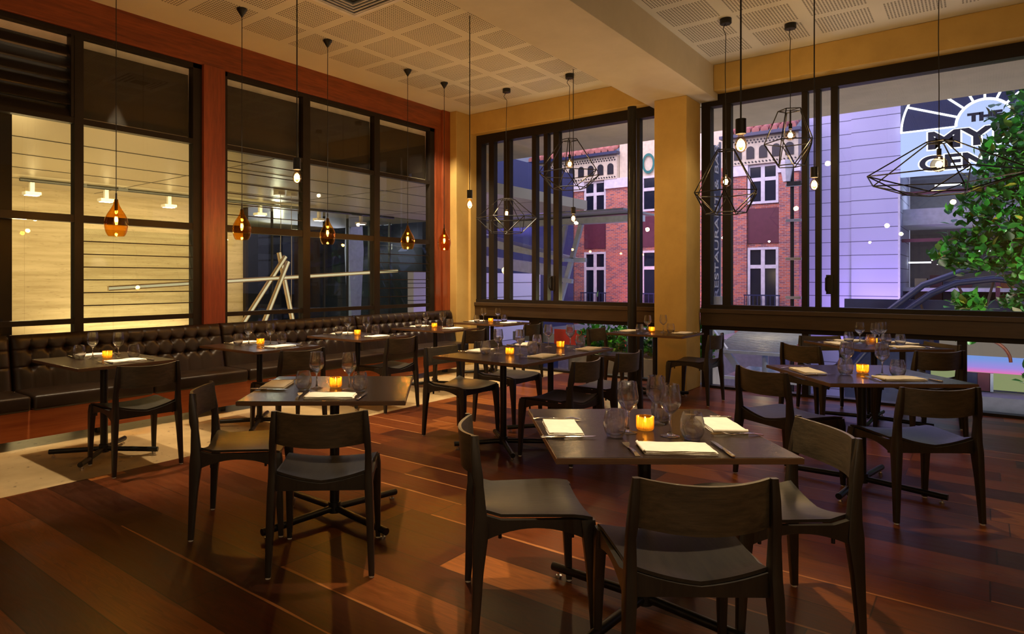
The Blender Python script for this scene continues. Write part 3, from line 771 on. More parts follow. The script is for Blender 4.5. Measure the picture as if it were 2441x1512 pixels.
# ------------------------------------------------------------------ lobby beyond the left wall
o = MB().bb(-2, 8.02, 12.3, 12.5, -.2, 2.95).build('lobby_wall', M['trav']); o['kind'] = 'structure'
o = MB().bb(-3, 13, 6.75, 20.4, 2.90, 3.1).build('lobby_ceiling', M['lobbyceil']); o['kind'] = 'structure'
mb = MB()
for k in range(4): mb.bb(-3, 13, 8.0+1.1*k, 8.02+1.1*k, 2.895, 2.9)
for k in range(5): mb.bb(-1+3*k, -.99+3*k, 6.75, 12.3, 2.896, 2.9)
o = mb.build('lobby_ceiling_joints', M['track']); o['kind'] = 'structure'
o = MB().bb(-3, 9.4, 6.72, 20, -.25, -.1).build('lobby_floor', M['stone']); o['kind'] = 'structure'
o = MB().bb(-3, 9.4, 6.80, 6.9, 2.9, 3.9).build('lobby_bulkhead', M['wood_light']); o['kind'] = 'structure'
o = MB().bb(1.2, 2.11, 6.95, 7.4, -.1, 2.9).build('lobby_pier', M['frame']); o['kind'] = 'structure'
o = MB().bb(8.02, 8.08, 12.2, 12.5, -.1, 2.9).build('lobby_jamb', M['frame']); o['kind'] = 'structure'
o = MB().bb(3, 16, 20.2, 20.4, -1, 4.2).build('lobby_end_wall', simple('dark_olive_wall', (.06, .055, .03), .6)); o['kind'] = 'structure'
o = MB().bb(14.8, 15.0, 13.2, 20.4, -1, 4.2).build('lobby_side_wall', simple('dark_glass_wall', (.035, .04, .03), .25)); o['kind'] = 'structure'
o = MB().bb(9.4, 14.8, 12, 20, -.9, -.8).build('lobby_garden', M['greenwall']); o['kind'] = 'structure'
o = MB().tube((8.45, 13, -.2), (8.45, 13, 2.9), .08, n=20).build('lobby_column', M['steelw'], None, 40)
tag(o, 'slim pale steel column at the end of the travertine wall', 'column')
t = thing('fin_column', 'tall tapered pale blue steel fin column seen through the lobby glass', 'column', (13.2, 14.4, -1))
MB().prism([(-.10, 0, 0), (.10, 0, 0), (.30, 0, 3.2), (.24, 0, 4.2), (-.24, 0, 4.2), (-.30, 0, 3.2)], (0, .18, 0)).build('fin', M['steelw'], t)
t = thing('glass_screen', 'dark-mullioned glass screen behind the hanging light sculpture', 'screen', (8.08, 12.4, 0))
for k in range(6):
    MB().bb(.75+.75*k, .78+.75*k, .0, .06, -.2, 2.9).build('mullion', M['track'], t)
MB().bb(.4, 4.6, .02, .03, -.2, 2.9).build('pane', M['pane'], t)
MB().bb(.4, 4.6, 0, .06, -.25, -.18).build('bottom_rail', M['track'], t)
t = thing('glazed_door_frame', 'black door frame outside the pane nearest the corner', 'door frame', (9.6, 8.3, 0))
for x in (0, .35): MB().bb(x, x+.09, 0, .1, -.2, 2.75).build('stile', M['frame'], t)
MB().bb(-.05, 1.2, 0, .1, 2.68, 2.78).build('head', M['frame'], t); MB().bb(-.05, 1.4, 0, .1, .25, .75).build('kick_panel', M['frame'], t)
t = thing('lighting_track', 'dark ceiling lighting track in front of the travertine wall', 'track', (0, 11.2, 0))
MB().tube((3.5, 0, 2.87), (11.5, 0, 2.87), .028, n=10).build('rail', M['track'], t, 40)
for x in (4.35, 5.0): MB().box((x, 0, 2.88), (.16, .08, .06)).build('feed_box', M['track'], t)
for (x, w) in ((3.66, 'at the left end of the lobby track'), (4.74, 'left of the nearest amber lamp'), (5.81, 'right of the nearest amber lamp'), (7.69, 'just right of the second amber lamp'), (9.18, 'behind the middle amber lamp'), (10.41, 'farthest right on the lobby track')):
    t = thing('track_spotlight', 'white square track spotlight '+w, 'spotlight', (x, 11.2, 2.67), group='lobby track spotlights')
    MB().bb(-.03, .03, -.03, .03, .03, .17).build('arm', M['spotw'], t); MB().box((0, 0, 0), (.22, .16, .05), bev=.008).build('head', M['spotw'], t)
    MB().bb(-.085, .085, -.06, .06, -.030, -.0255).build('lens', M['lamp'], t)
t = thing('hanging_light_sculpture', 'suspended sculpture of pale timber batons with light lines in the lobby', 'sculpture', (0, 9.5, 0))
for a, b in (((4.09, .1, 1.24), (9.75, -.1, 1.545)), ((7.04, 0, 1.77), (6.16, .05, .55)), ((7.06, -.05, 1.68), (6.50, -.05, .5)), ((6.95, .06, 1.84), (7.30, .1, .5)), ((5.3, .2, .62), (9.8, .2, .52))):
    bt = MB().beam(a, b, .05, .07).build('baton', M['wood_light'], t)
    d = Vector((0, -.027, .0)); MB().beam(Vector(a)+d, Vector(b)+d, .005, .035).build('light_line', M['lamp2'] if 'lamp2' in M else M.setdefault('lamp2', emit('soft_line', (1, .84, .46), .72)), bt)
for a, b in (((6.97, .05, 1.80), (6.97, .05, 2.9)), ((7.24, .1, .70), (7.24, .1, 2.9))): MB().path([a, (a[0]+.01, a[1], (a[2]+b[2])/2), b], .006, 6).build('wire', M['spotw'], t)
for x in (6.97, 7.24): MB().box((x, .08, 2.88), (.14, .14, .05)).build('ceiling_plate', M['spotw'], t)
# ------------------------------------------------------------------ outside the right wall
o = MB().bb(8.62, 10.13, -9, 14, 3.60, 3.9).build('soffit_outside', M['soffit']); o['kind'] = 'structure'
o = MB().bb(8.6, 45, -25, 40, -3.8, -3.6).build('street_ground', M['road']); o['kind'] = 'structure'
o = MB().bb(8.6, 9.1, -9, 14, -.3, -.05).build('ledge_outside', M['road']); o['kind'] = 'structure'
o = MB().bb(-4, 8.6, -6, 8, -3.8, -.06).build('ground_below', M['road']); o['kind'] = 'structure'
# clad tower wall with panel joints
t = thing('clad_tower', 'pale panelled tower wall washed in violet light right of the brick building', 'building', (24, 0, 0))
MB().bb(0, 3, 1.93, 3.22, -3.6, 12).build('wall', M['clad'], t); MB().bb(.12, 3, 3.22, 4.48, -3.6, 12).build('wall', M['clad'], t)
MB().bb(-.03, 0, 1.935, 1.99, -3.6, 4.5).build('corner_trim', M['white'], t)
# department store front with floors
t = thing('store_front', 'glazed department store front with lit floors behind the tree', 'building', (24.4, 0, 0))
MB().bb(3.0, 3.2, -12, 1.93, -1, 12).build('back_wall', simple('store_wall', (.16, .15, .16), .7), t)
for z in (2.56, 4.0): MB().bb(-.04, .06, -12, 1.93, z-.05, z+.05).build('mullion', M['maroon'], t)
for y in (-2.6, -5, -.35): MB().bb(-.04, .06, y-.05, y+.05, .2, 4.5).build('mullion', M['maroon'], t)
for z in (1.0, 3.05): MB().bb(.3, 3.0, -12, 1.93, z+.0 if z < 2 else z, z+.10 if z < 2 else z+.5).build('floor_slab', M['white'], t)
MB().bb(.0, .012, -12, 1.93, .3, 4.45).build('pane', M['pane'], t)
MB().bb(-.02, .1, -12, 1.93, -3.6, .32).build('plinth', M['navy'], t)
mb = MB()
for (y0, y1, z, x) in ((1.3, 1.9, 1.9, 2), (0, .8, 2.42, 1.2), (-.3, .5, 2.25, 2), (-3.6, -2.8, 2.3, 1.5), (-3.6, -2.9, 2.15, 2), (.4, 1.2, 4.4, 2)): mb.bb(x, x+.15, y0, y1, z, z+.05)
mb.build('strip_light', M['strip'], t)
for k, (y, z, h, m_) in enumerate(((1.55, .4, 1.0, 'wood_light'), (1.15, .4, 1.1, 'maroon'), (.8, .4, .9, 'navy'), (.4, .4, 1.0, 'maroon'), (-.6, .4, 1.1, 'red'), (-1.6, .4, 1.0, 'navy'))):
    MB().bb(1.6, 2.2, y-.16, y+.16, z, z+h).build('clothes_rack', M[m_], t)
# sign
t = thing('shop_sign', 'large illuminated sign with black capitals under a navy sunburst', 'sign', (23.9, -.06, 0))
MB().bb(0, .12, -2.0, 1.98, 4.46, 5.80).build('lit_panel', M['signlit'], t)
fan = [(0, 0, 5.80)]+[(0, 1.96*cos(a), 5.80+1.95*sin(a)) for a in [pi*i/40 for i in range(41)]]
MB().prism([(0, *p[1:]) for p in fan[1:]], (.10, 0, 0)).build('sunburst', M['signnavy'], t)
MB().prism([(-.03, .62*cos(pi*i/30), 5.79+.66*sin(pi*i/30)) for i in range(31)], (.03, 0, 0)).build('hub_panel', M['signlit'], t)
mb = MB()
for i in range(1, 8):
    a = pi*i/8; mb.beam((-.02, .68*cos(a), 5.80+.72*sin(a)), (-.02, 1.93*cos(a), 5.80+1.93*sin(a)), .03, .055, up=(1, 0, 0)) if 0 else mb.beam((-.02, .68*cos(a), 5.80+.72*sin(a)), (-.02, 1.93*cos(a), 5.80+1.93*sin(a)), .055, .03, up=(1, 0, 0))
mb.path([(-.02, 1.96*cos(pi*i/40), 5.80+1.95*sin(pi*i/40)) for i in range(41)], .028, 6)
mb.path([(-.03, .65*cos(pi*i/30), 5.80+.69*sin(pi*i/30)) for i in range(31)], .035, 6)
mb.beam((-.02, .66, 5.80), (-.02, 1.98, 5.80), .05, .04); mb.beam((-.02, -.66, 5.80), (-.02, -1.98, 5.80), .05, .04)
mb.build('light_rays', M['signray'], t)
def text(s, size, loc, mat, parent, rot=None, sx=1.0, ext=.01, name='lettering', off=0.0):
    c = bpy.data.curves.new(name, 'FONT'); c.body = s; c.size = size; c.extrude = ext; c.align_x = 'CENTER'; c.offset = off
    c.materials.append(mat)
    tmp = bpy.data.objects.new('t', c); COL.objects.link(tmp)
    me = bpy.data.meshes.new_from_object(tmp); bpy.data.objects.remove(tmp); bpy.data.curves.remove(c)
    o_ = bpy.data.objects.new(name, me); COL.objects.link(o_); o_.parent = parent
    o_.matrix_local = Matrix.Translation(loc) @ (rot or Matrix(((0, 0, -1, 0), (-1, 0, 0, 0), (0, 1, 0, 0), (0, 0, 0, 1)))) @ Matrix.Diagonal((sx, 1, 1, 1))
    return o_
for s, size, z, sx in (('MYER', .70, 5.22, 1.55), ('CENTRE', .58, 4.60, 1.42), ('THE', .30, 5.90, 1.35)):
    text(s, size, (-.05, .0, z), M['signblack'], t, sx=sx, ext=.02, off=.022)
    text(s, size, (-.012, .0, z), M['signray'], t, sx=sx, ext=.004, off=.048, name='letter_halo')
# glazed arch over the street
for nm, pts, lb in (('out', [(3.0, -1.2), (2.3, -.1), (1.7, .61), (1.03, 1.24), (.29, 1.56), (-.13, 1.63), (-.68, 1.53), (-1.6, 1.2), (-2.6, .5), (-3.4, -.6)], 'outer'),
                    ('in', [(2.4, -.7), (1.8, .15), (1.34, .66), (.88, 1.05), (.44, 1.29), (-.2, 1.38), (-.68, 1.32), (-1.4, 1.0), (-2.2, .3), (-2.9, -.6)], 'inner')):
    o = MB().path([(18, y, z) for y, z in pts], .07, 10).build('arch_tube', M['navy'], None, 60)
    tag(o, f'dark blue steel arch tube, {lb} of the pair below the tree', 'arch', 'steel arches over the street')
mb = MB()
for (a, b) in (((1.34, .66), (.1, -1.2)), ((.44, 1.29), (-.6, -1)), ((.6, -1), (1.1, .9)), ((-.2, 1.38), (.3, -1))): mb.tube((18.1, *a), (18.1, *b), .025, n=6)
o = mb.build('arch_bracing', M['bark'], None); tag(o, 'thin brown bracing bars inside the street arch', 'bracing')
o = MB().bb(18.3, 18.4, -5, 2.6, -3.6, .9).build('street_hoarding', M['navy'], None); tag(o, 'dark navy glazed wall below the street arch', 'wall')
# lit shop below
t = thing('lit_shop', 'street level shop with glowing pink and blue fascia at right', 'shop', (24.0, 0, 0))
# seen beneath the arch, nearer than the tower
t.location = (17.2, 0, 0)
k_ = (17.2)/24.0
def SH(name, y0, y1, v0, v1, mat, x0=0, x1=.3):
    f_ = k_; MB().bb(x0, x1, y1*f_, y0*f_, 1.37-(1.37-v1)*f_, 1.37-(1.37-v0)*f_).build(name, mat, t)
SH('fascia', .95, -4, -.86, -1.29, M['shopblue'])
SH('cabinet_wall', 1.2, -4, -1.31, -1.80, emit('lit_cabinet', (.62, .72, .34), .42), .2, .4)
SH('doorway', .42, .10, -1.33, -1.83, M['navy'], .1, .25); SH('poster', .10, -.18, -1.33, -1.83, M['maroon'], .08, .25); SH('post', .50, .42, -1.3, -1.84, M['steelw'], .05, .25); SH('post', -.18, -.25, -1.3, -1.84, M['steelw'], .05, .25)
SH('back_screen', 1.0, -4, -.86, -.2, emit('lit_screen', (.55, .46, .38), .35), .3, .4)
mb = MB(); mb.path([(-.05, (.0+.62*cos(a))*k_, 1.37-(1.37-(-.95+.62*sin(a)))*k_) for a in [pi*i/20 for i in range(21)]], .03, 8); mb.build('arched_frame', M['red'], t, 60)
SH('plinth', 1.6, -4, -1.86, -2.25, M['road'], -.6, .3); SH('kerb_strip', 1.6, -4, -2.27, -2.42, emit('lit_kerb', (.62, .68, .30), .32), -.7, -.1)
# brick hotel
t = thing('brick_building', 'red brick building with cream arcaded eaves and terracotta roof', 'building', (23, 0, 0))
MB().bb(0, 2, 4.5, 16, -3.6, 5.15).build('brick_wall', M['brick'], t)
MB().bb(.02, 2, 6.7, 10.6, 5.15, 9).build('gable', M['cream'], t)
for (y0, y1) in ((10.62, 14.6), (4.5, 6.75)):
    MB().bb(-.18, 2, y0, y1, 5.15, 6.05).build('cornice', M['cream'], t)
    mb = MB(); n = int((y1-y0)/.42)
    for i in range(n):
        y = y0+.25+i*(y1-y0-.3)/n
        mb.prism([(-.21, y-.12, 5.33), (-.21, y+.12, 5.33)]+[(-.21, y+.12*cos(a), 5.62+.12*sin(a)) for a in [pi*k/8 for k in range(9)]], (.05, 0, 0))
    mb.build('arched_niche', M['signblack'], t)
    mb = MB()
    for i in range(n*4):
        y = y0+.08+i*(y1-y0-.12)/(n*4)
        mb.box((-.185, y, 5.86), (.02, .05, .05), M=Matrix.Rotation(pi/4, 4, 'X')); mb.box((-.185, y+.05, 5.94), (.02, .05, .05), M=Matrix.Rotation(pi/4, 4, 'X')); mb.box((-.185, y, 5.22), (.02, .06, .04), M=Matrix.Rotation(pi/4, 4, 'X'))
    mb.build('lattice_holes', M['signblack'], t)
    MB().bb(-.42, -.12, y0-.1, y1+.1, 6.05, 6.15).build('gutter', M['navy'], t)
    mb = MB()
    for i in range(int((y1-y0)/.27)):
        y = y0+.13+i*.27
        for j in range(3):
            p0 = Vector((-.40+.34*j, y, 6.20+.16*j)); mb.tube(p0, p0+Vector((.37, 0, .15)), .115, .095, n=10)
    mb.build('roof_tiles', M['tile'], t, 50)
def bwin(y0, y1, z0, z1, mid=True, tr=.62):
    f = MB(); e = .08
    f.bb(-.06, .02, y0, y1, z0, z0+e); f.bb(-.06, .02, y0, y1, z1-e, z1); f.bb(-.058, .02, y0, y0+e, z0+e, z1-e); f.bb(-.058, .02, y1-e, y1, z0+e, z1-e)
    ym = (y0+y1)/2; zt = z0+(z1-z0)*tr; f.bb(-.052, .02, ym-.06, ym+.06, z0+e, z1-e); f.bb(-.045, .02, y0+e, y1-e, zt-.06, zt+.06)
    fr = f.build('window', M['white'], t); MB().bb(-.02, .01, y0, y1, z0, z1).build('pane', M['darkwin'], fr)
for (y0, y1) in ((11.12, 12.04), (5.1, 6.04), (8.3, 9.7), (12.7, 13.6)):
    bwin(y0, y1, 3.85, 5.14); bwin(y0, y1, .30, 2.42, tr=.70)
    MB().bb(-.03, .02, y0, y1, 2.55, 3.70).build('maroon_panel', M['maroon'], t)
    mb = MB()
    for i in range(9): y = y0-.05+(y1-y0+.1)*i/8; mb.bb(-.22, -.20, y-.01, y+.01, .25, .85)
    mb.bb(-.23, -.19, y0-.08, y1+.08, .83, .87); mb.bb(-.23, -.19, y0-.08, y1+.08, .42, .45); mb.build('railing', M['navy'], t)
for (y0, y1) in ((9.72, 11.10), (12.06, 12.45), (6.06, 6.5), (4.5, 5.08)):
    MB().bb(-.10, 0, y0, y1, -3.6, 4.85).build('brick_pier', M['brick'], t); MB().bb(-.16, 0, y0-.06, y1+.04, 4.80, 5.16).build('pier_cap', M['white'], t)
MB().bb(-.06, 0, 10.03, 10.22, 5.88, 7.2).build('teal_tile', M['teal'], t)
text('YO', 1.05, (-.05, 9.64, 5.24), M['teal'], t, sx=.60, ext=.01)
t = thing('slab_building', 'plain dark blue slab building left of the tiled roof, with a violet lit band', 'building', (15.5, 11.5, -3.6))
MB().bb(0, 5.6, 0, 1.5, 0, 8.78).build('wall', M['slab'], t); MB().bb(-1, 4.5, -.3, -.02, 7.15, 7.75).build('lit_band', M['clad'], t)
t = thing('violet_lit_wall', 'pale panel wall glowing violet below the glass canopy', 'wall', (12, 11.0, -3.6))
MB().bb(0, 6, .0, .2, 0, 5.15).build('wall', M['clad'], t); MB().bb(1.5, 1.6, -.05, 0, 0, 5.15).build('trim', M['white'], t)
o = MB().bb(14.5, 20, 11.2, 11.45, 3.55, 4.15).build('lavender_band', M['clad'], None); tag(o, 'violet lit band across the blue slab building', 'band')
# steel and glass canopy
t = thing('street_canopy', 'white steel and glass street canopy with slanted struts', 'canopy', (14, 0, 0))
MB().beam((0, 10.5, 2.78), (0, 5.9, 2.74), .3, .14).build('top_beam', M['steelw'], t)
MB().bb(-.9, .9, 5.95, 10.4, 2.86, 2.90).build('glass_roof', M['awning'], t)
MB().prism([(-.5, 10.6, 2.62), (-.5, 7.6, 1.86), (-.5, 7.6, 1.78), (-.5, 10.6, 2.35)], (1.0, 0, 0)).build('sloping_wing', M['steelw'], t)
MB().beam((0, 10.6, 1.9), (0, 7.9, 1.55), .2, .28).build('lower_beam', M['steelw'], t)
for a, b in (((0, 7.42, 2.68), (0, 7.98, .85)), ((.2, 7.95, 2.72), (.2, 8.12, 1.95)), ((-.1, 8.3, 1.42), (-.1, 7.6, 1.32)), ((0, 8.1, 1.85), (0, 7.3, 1.83))): MB().beam(a, b, .10, .10).build('strut', M['steelw'], t)
MB().beam((0, 7.98, 1.0), (0, 7.98, -3.6), .15, .15).build('post', M['steelw'], t)
# awnings below
t = thing('slatted_awning', 'lamp lit slatted metal awning over the street below the right window', 'awning', (13, 0, 0))
mb = MB()
for i in range(22): mb.beam((-.6+.09*i, 3.85-.0*i, .10+.012*i), (-.6+.09*i, 2.60, .10+.012*i), .05, .02)
mb.build('slats', M['awning'], t); MB().beam((-.65, 3.9, .06), (-.65, 2.6, .06), .06, .06).build('front_bar', M['steelw'], t)
MB().beam((1.4, 3.9, .36), (1.4, 2.6, .36), .06, .08).build('rear_bar', M['wood_light'], t); MB().tube((-.5, 3.0, .06), (-.5, 3.0, -3.6), .05, n=10).build('post', M['steelw'], t, 40)
o = MB().beam((12.4, 3.95, .50), (12.4, 3.36, -.33), .10, .10).build('diagonal_brace', M['steelw'], None); tag(o, 'slanting blue grey steel brace below the right window', 'brace')
t = thing('glass_awning', 'flat glass street awning at the foot of the steel brace', 'awning', (12.6, 2.9, -.36))
MB().bb(-.6, 1.2, -.9, .7, -.02, .0).build('glass', simple('awning_glass', (.20, .30, .45), .15), t); MB().beam((-.6, -.9, 0), (-.6, .7, 0), .06, .05).build('edge_bar', M['steelw'], t)
o = MB().bb(20, 22.55, 4.7, 14, -3.6, -.4).build('street_terrace', simple('terrace_wall', (.24, .21, .25), .7), None); tag(o, 'pale terrace wall along the foot of the brick building', 'terrace')
for (y0, y1, sg) in ((6.35, 5.70, 'left'), (5.28, 4.92, 'right')):
    t = thing('red_placard', f'red street placard seen through the low left window, {sg} of two', 'placard', (10.92, (y0+y1)/2, -3.6), group='red street placards')
    w_ = (y0-y1)/2
    MB().bb(-.025, .025, -w_, w_, 3.65, 4.02).build('board', M['redboard'] if 'redboard' in M else M.setdefault('redboard', simple('red_board', (.62, .04, .03), .5)), t)
    MB().tube((0, 0, 0), (0, 0, 3.65), .03, n=8).build('post', M['iron'], t)
o = MB().bb(11.2, 16, 4.5, 7.5, .12, .30).build('low_roof', M['awning'], None); tag(o, 'grey low roof seen through the low left window', 'roof')
# banner
t = thing('blade_banner', 'dark blade banner with white vertical lettering outside right of the pillar', 'banner', (10.53, 3.3, 0))
MB().bb(0, .42, 0, .02, .95, 3.50).build('cloth', simple('banner_navy', (.045, .055, .12), .6), t)
MB().tube((-.02, .01, -3.6), (-.02, .01, 3.6), .02, n=10).tube((.44, .01, .9), (.44, .01, 3.6), .02, n=10).tube((.21, -.02, .93), (.21, -.02, 1.1), .12, n=14).build('pole', M['steelw'], t, 40)
text('RESTAURANT & BAR', .27, (.30, -.006, 2.30), M['white'], t, rot=Matrix(((0, -1, 0, 0), (0, 0, -1, 0), (1, 0, 0, 0), (0, 0, 0, 1))), ext=.004)
t = thing('lantern_pole', 'slim dark pole with white lantern and bright clamps beside the brick building', 'pole', (20.5, 4.2, -3.6))
MB().tube((0, 0, 0), (0, 0, 8.3), .05, n=10).build('pole', M['iron'], t, 40)
MB().lathe([(.10, 7.75), (.20, 8.30), (.2, 8.35), (0, 8.37)], 6, c=(-.1, .12, 0)).build('lantern', M['white'], t); MB().bb(-.12, .0, -.25, .12, 7.62, 7.74).build('bracket', M['iron'], t)
for z in (7.64, 6.64, 5.55, 4.45): MB().box((-.05, -.05, z), (.1, .40, .08)).build('steel_clamp', M['chrome'], t)
# planter hedge
t = thing('planter', 'long stone planter with bright leafy hedge outside the low left window', 'planter', (9.75, 4.5, 0))
MB().bb(-.3, .3, -1.5, .75, -.3, .18, bev=.02).build('trough', simple('planter_stone', (.36, .35, .36), .7), t)
def leaves(n, fn, size, rg):
    b = bmesh.new()
    for _ in range(n):
        p = fn(rg); s = size*rg.uniform(.6, 1.25)
        q = Matrix.Rotation(rg.uniform(0, 2*pi), 4, 'Z') @ Matrix.Rotation(rg.gauss(.7, .6), 4, 'X') @ Matrix.Rotation(rg.uniform(-.6, .6), 4, 'Y')
        pts = [(0, 0, 0), (.32, .28, .06), (.36, .6, .05), (0, 1.1, -.12), (-.36, .6, .05), (-.32, .28, .06), (0, .55, -.03)]
        V = [b.verts.new(Vector(p)+q.to_3x3() @ (Vector(a)*s)) for a in pts]
        for i, j in ((0, 1), (1, 2), (2, 3), (3, 4), (4, 5), (5, 0)): b.faces.new((V[i], V[j], V[6]))
    mb = MB(); mb.b.free(); mb.b = b; return mb
rg = random.Random(3)
leaves(1500, lambda r: (r.uniform(-.25, .3), r.uniform(-1.45, .6), .18+abs(r.gauss(0, .28))), .10, rg).build('foliage', M['leaf'], t, 60)
# street tree
t = thing('street_tree', 'leafy green street tree filling the right edge of the window', 'tree', (13.2, -1.3, -3.6))
lobes = [((13.2, -1.75, 3.1), (1.3, 1.75, 1.5), 3000), ((13.0, -.75, 3.35), (.8, .80, .85), 1100), ((12.9, -.45, 2.4), (.8, .80, .65), 1100), ((12.8, .0, 1.75), (.5, .66, .34), 520), ((12.9, -.8, 1.55), (.8, .7, .45), 520),
         ((12.8, .15, .95), (.3, .24, .13), 100), ((12.9, -.6, 1.0), (.5, .40, .30), 260), ((12.6, -.72, .0), (.3, .30, .5), 220), ((12.5, .22, .44), (.2, .16, .08), 36)]
tot = sum(l[2] for l in lobes)
def treept(r):
    k = r.uniform(0, tot)
    for c, s, n in lobes:
        if k < n: break
        k -= n
    while True:
        v = Vector((r.uniform(-1, 1), r.uniform(-1, 1), r.uniform(-1, 1)))
        if .35 < v.length < 1: break
    v *= (1+.14*sin(7*v.x+5*v.y)+.1*sin(9*v.z+3*v.y))
    return (c[0]+v.x*s[0]-13.2, c[1]+v.y*s[1]+1.3, c[2]+v.z*s[2]+3.6)
leaves(6900, treept, .135, random.Random(11)).build('foliage', M['leaf'], t, 60)
MB().path([(.1, -1.6, 0), (.05, -1.4, 2.5), (0, -1.1, 4.2), (0, -.7, 5.6), (0, -.2, 6.6)], [.16, .14, .11, .07, .03], 10).build('trunk', M['bark'], t, 60)
for pts in ([(0, -1.1, 4.3), (-.2, -.3, 4.7), (-.35, .4, 4.85), (-.4, 1.1, 4.7)], [(0, -.9, 5.0), (-.2, .0, 5.5), (-.3, .8, 5.4)], [(0, -1.2, 4.0), (-.3, -.2, 4.3), (-.4, .5, 4.25), (-.4, 1.3, 4.4)], [(-.3, -.2, 4.3), (-.4, .1, 4.6), (-.4, .4, 4.2)], [(0, -.7, 5.6), (.1, -1.4, 6.4), (.1, -1.9, 7)]):
    MB().path(pts, [.035]*2+[.018]*(len(pts)-2), 6).build('branch', M['bark'], t, 60)
# ------------------------------------------------------------------ lights
for x, y, e, sp_ in ((2.6, 1.1, 1.95, 30), (2.5, 2.95, 1.6, 34), (5.0, .7, .55, 38), (7.2, .9, .55, 40), (2.1, 5.25, 1.9, 34), (3.6, 5.0, 1.9, 48), (4.9, 5.1, 1.8, 48), (6.3, 5.2, 1.7, 48), (7.5, 5.3, 1.7, 50), (4.35, 3.4, 1.6, 40), (5.2, 3.0, 1.0, 40), (7.3, 2.8, .9, 40), (2.8, 2.35, 2.1, 28), (1.35, 2.6, .5, 26), (7.2, 4.6, .6, 46), (7.45, 6.0, 1.3, 40)):
    lamp('SPOT', (x, y, 3.97), 280*e, (1, .82, .55), .04, target=(x, y, 0), spot=sp_*1.25, blend=.7)
for c in candles: lamp('POINT', tuple(c.location+Vector((0, 0, .044))), .75, (1, .62, .22), .006)
lamp('SPOT', (6.5, 5.9, 3.95), 380, (1, .82, .55), .04, target=(8.1, 6.45, 2.3), spot=44, blend=.8)  # added spot that brightens the corner pier
lamp('SPOT', (7.5, 1.5, 3.95), 80, (1, .82, .55), .04, target=(8.15, 2.9, 1.6), spot=50, blend=.8)  # added spot that lifts the right face of the pillar
# added warm fill points, unseen behind and beside the camera
for x, y, z, e in ((-2.2, 4.5, 2.4, 8), (-2.4, 2.2, 2.3, 9), (-1.9, -1.3, 1.8, 48), (-.9, -2.6, 1.8, 40), (1.6, -3.2, 2.4, 20), (.2, 5.0, 2.4, 7)):
    lamp('POINT', (x, y, z), e, (1, .79, .52), .03)
# lobby lamps
lamp('AREA', (4.8, 6.765, 3.89), 14, (1, .74, .42), size=(8, .03), target=(4.8, 6.765, 0))  # added strip light, brightens the bulkhead above the blinds
lamp('AREA', (5.2, 10.8, 2.8), 105, (1, .76, .34), size=(7, .5), target=(5.2, 12.3, 1.3))
lamp('AREA', (5.4, 11.9, -.05), 50, (1, .80, .42), size=(2.6, .2), target=(5.4, 12.3, 2.4))
lamp('POINT', (3.0, 9.6, 1.6), 35, (1, .74, .32), .1)
lamp('AREA', (6, 9.5, .0), 90, (1, .78, .40), size=(12, 3), target=(6, 9.5, 3))  # added upward fill over the lobby floor to lighten its ceiling
lamp('POINT', (10.5, 14.5, 2.4), 40, (.9, .9, .6), .1)
lamp('AREA', (12, 16, 2.5), 60, (.75, .8, 1), size=(3, 3), target=(12, 15, 0))
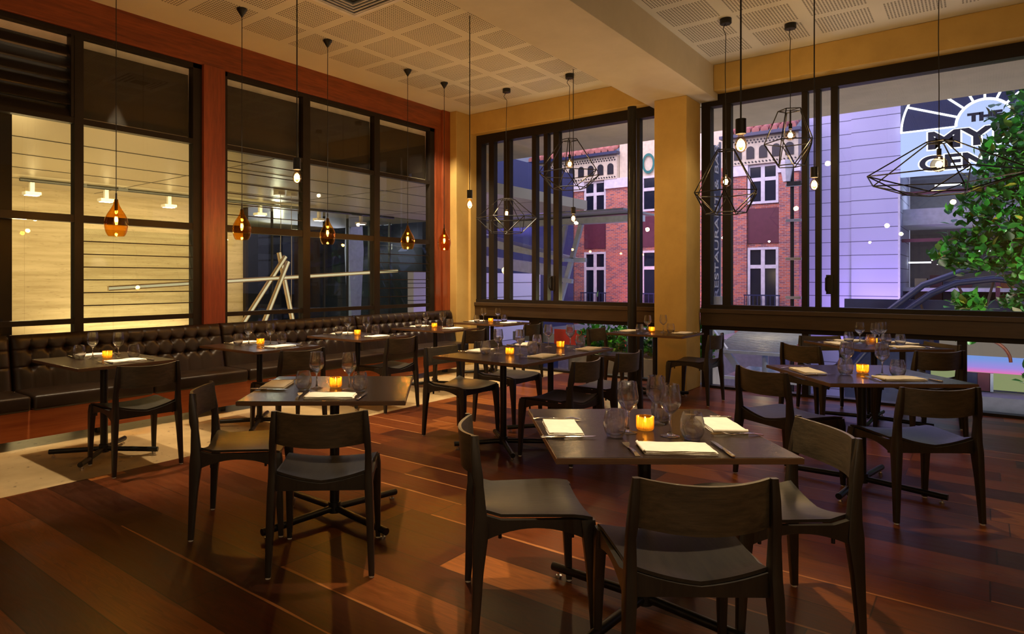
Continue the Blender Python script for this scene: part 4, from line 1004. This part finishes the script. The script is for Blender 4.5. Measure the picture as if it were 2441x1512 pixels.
# outdoor lamps
lamp('AREA', (22.8, 2.4, -.6), 120, (.55, .34, 1.0), size=(.3, 1.5), target=(24, 2.5, 4))
lamp('AREA', (20, 3.5, 9), 185, (.50, .46, 1.0), size=(8, 8), target=(24, 3.2, 3))
lamp('AREA', (18, 9, 9), 1150, (.95, .74, .92), size=(8, 8), target=(23, 9, 3))
lamp('AREA', (22.2, 9, -.2), 160, (1, .30, .55), size=(.3, 6), target=(23, 9, 3))
lamp('AREA', (13.6, 10.6, -.6), 60, (.62, .40, 1.0), size=(1, .2), target=(13.6, 11, 2))
lamp('AREA', (17, 11, 2.9), 40, (.62, .40, 1.0), size=(3, .2), target=(17, 11.4, 4))
lamp('AREA', (10.4, 1, -3.2), 420, (1, .84, .70), size=(1.2, 12), target=(10.0, 1, 3))
lamp('SPOT', (9.6, -3.2, 2.6), 1700, (.95, 1, .85), .15, target=(13, -.9, 2.3), spot=75)
lamp('AREA', (14, 1.5, 8), 420, (.55, .60, 1.0), size=(8, 10), target=(14.5, 1.5, 0))  # added overhead fill, stands in for dusk sky light on the street
lamp('POINT', (9.35, 4.3, .98), 26, (1, .85, .4), .05)
lamp('POINT', (13.2, 3.2, .55), 10, (1, .75, .4), .05)
lamp('AREA', (25.6, 0, 4.4), 50, (.8, .9, 1), size=(1, 3), target=(25.6, 0, 0))
# ------------------------------------------------------------------ world, camera, colour
wd = bpy.data.worlds.new('dusk'); S.world = wd; wd.use_nodes = True
nt = wd.node_tree; nt.nodes.clear()
ow = nn(nt, 'OutputWorld')
sp = nn(nt, 'SeparateXYZ', {0: nn(nt, 'TexCoord').outputs['Generated']})
c = ramp(nt, math_(nt, 'ADD', math_(nt, 'MULTIPLY', sp.outputs[2], .5), .5), [(.45, (.05, .06, .12)), (.52, (.55, .55, .85)), (.75, (.20, .28, .70)), (1, (.10, .16, .5))])
bg = nn(nt, 'Background', {'Color': c, 'Strength': .55}); nt.links.new(bg.outputs[0], ow.inputs[0])
cam = bpy.data.cameras.new('camera'); co = bpy.data.objects.new('camera', cam); COL.objects.link(co)
W_, H_ = 2441, 1512
cam.sensor_fit = 'HORIZONTAL'; cam.sensor_width = 36
cam.lens = 36*1554.9/W_
cam.shift_x = (W_/2-1080)/W_; cam.shift_y = -(H_/2-666.06)/W_
cam.clip_start = .05; cam.clip_end = 300
co.location = (0, 0, 1.37); co.rotation_euler = (R(90), 0, R(39.046-90))
S.camera = co
S.view_settings.view_transform = 'Standard'; S.view_settings.look = 'None'
S.view_settings.gamma = 1; S.view_settings.use_curve_mapping = False
S.view_settings.exposure = 0.0
cy = S.cycles
cy.use_denoising = True; cy.max_bounces = 14; cy.transmission_bounces = 12; cy.diffuse_bounces = 4; cy.glossy_bounces = 4; cy.transparent_max_bounces = 28
cy.sample_clamp_indirect = 4; cy.caustics_reflective = False; cy.caustics_refractive = False
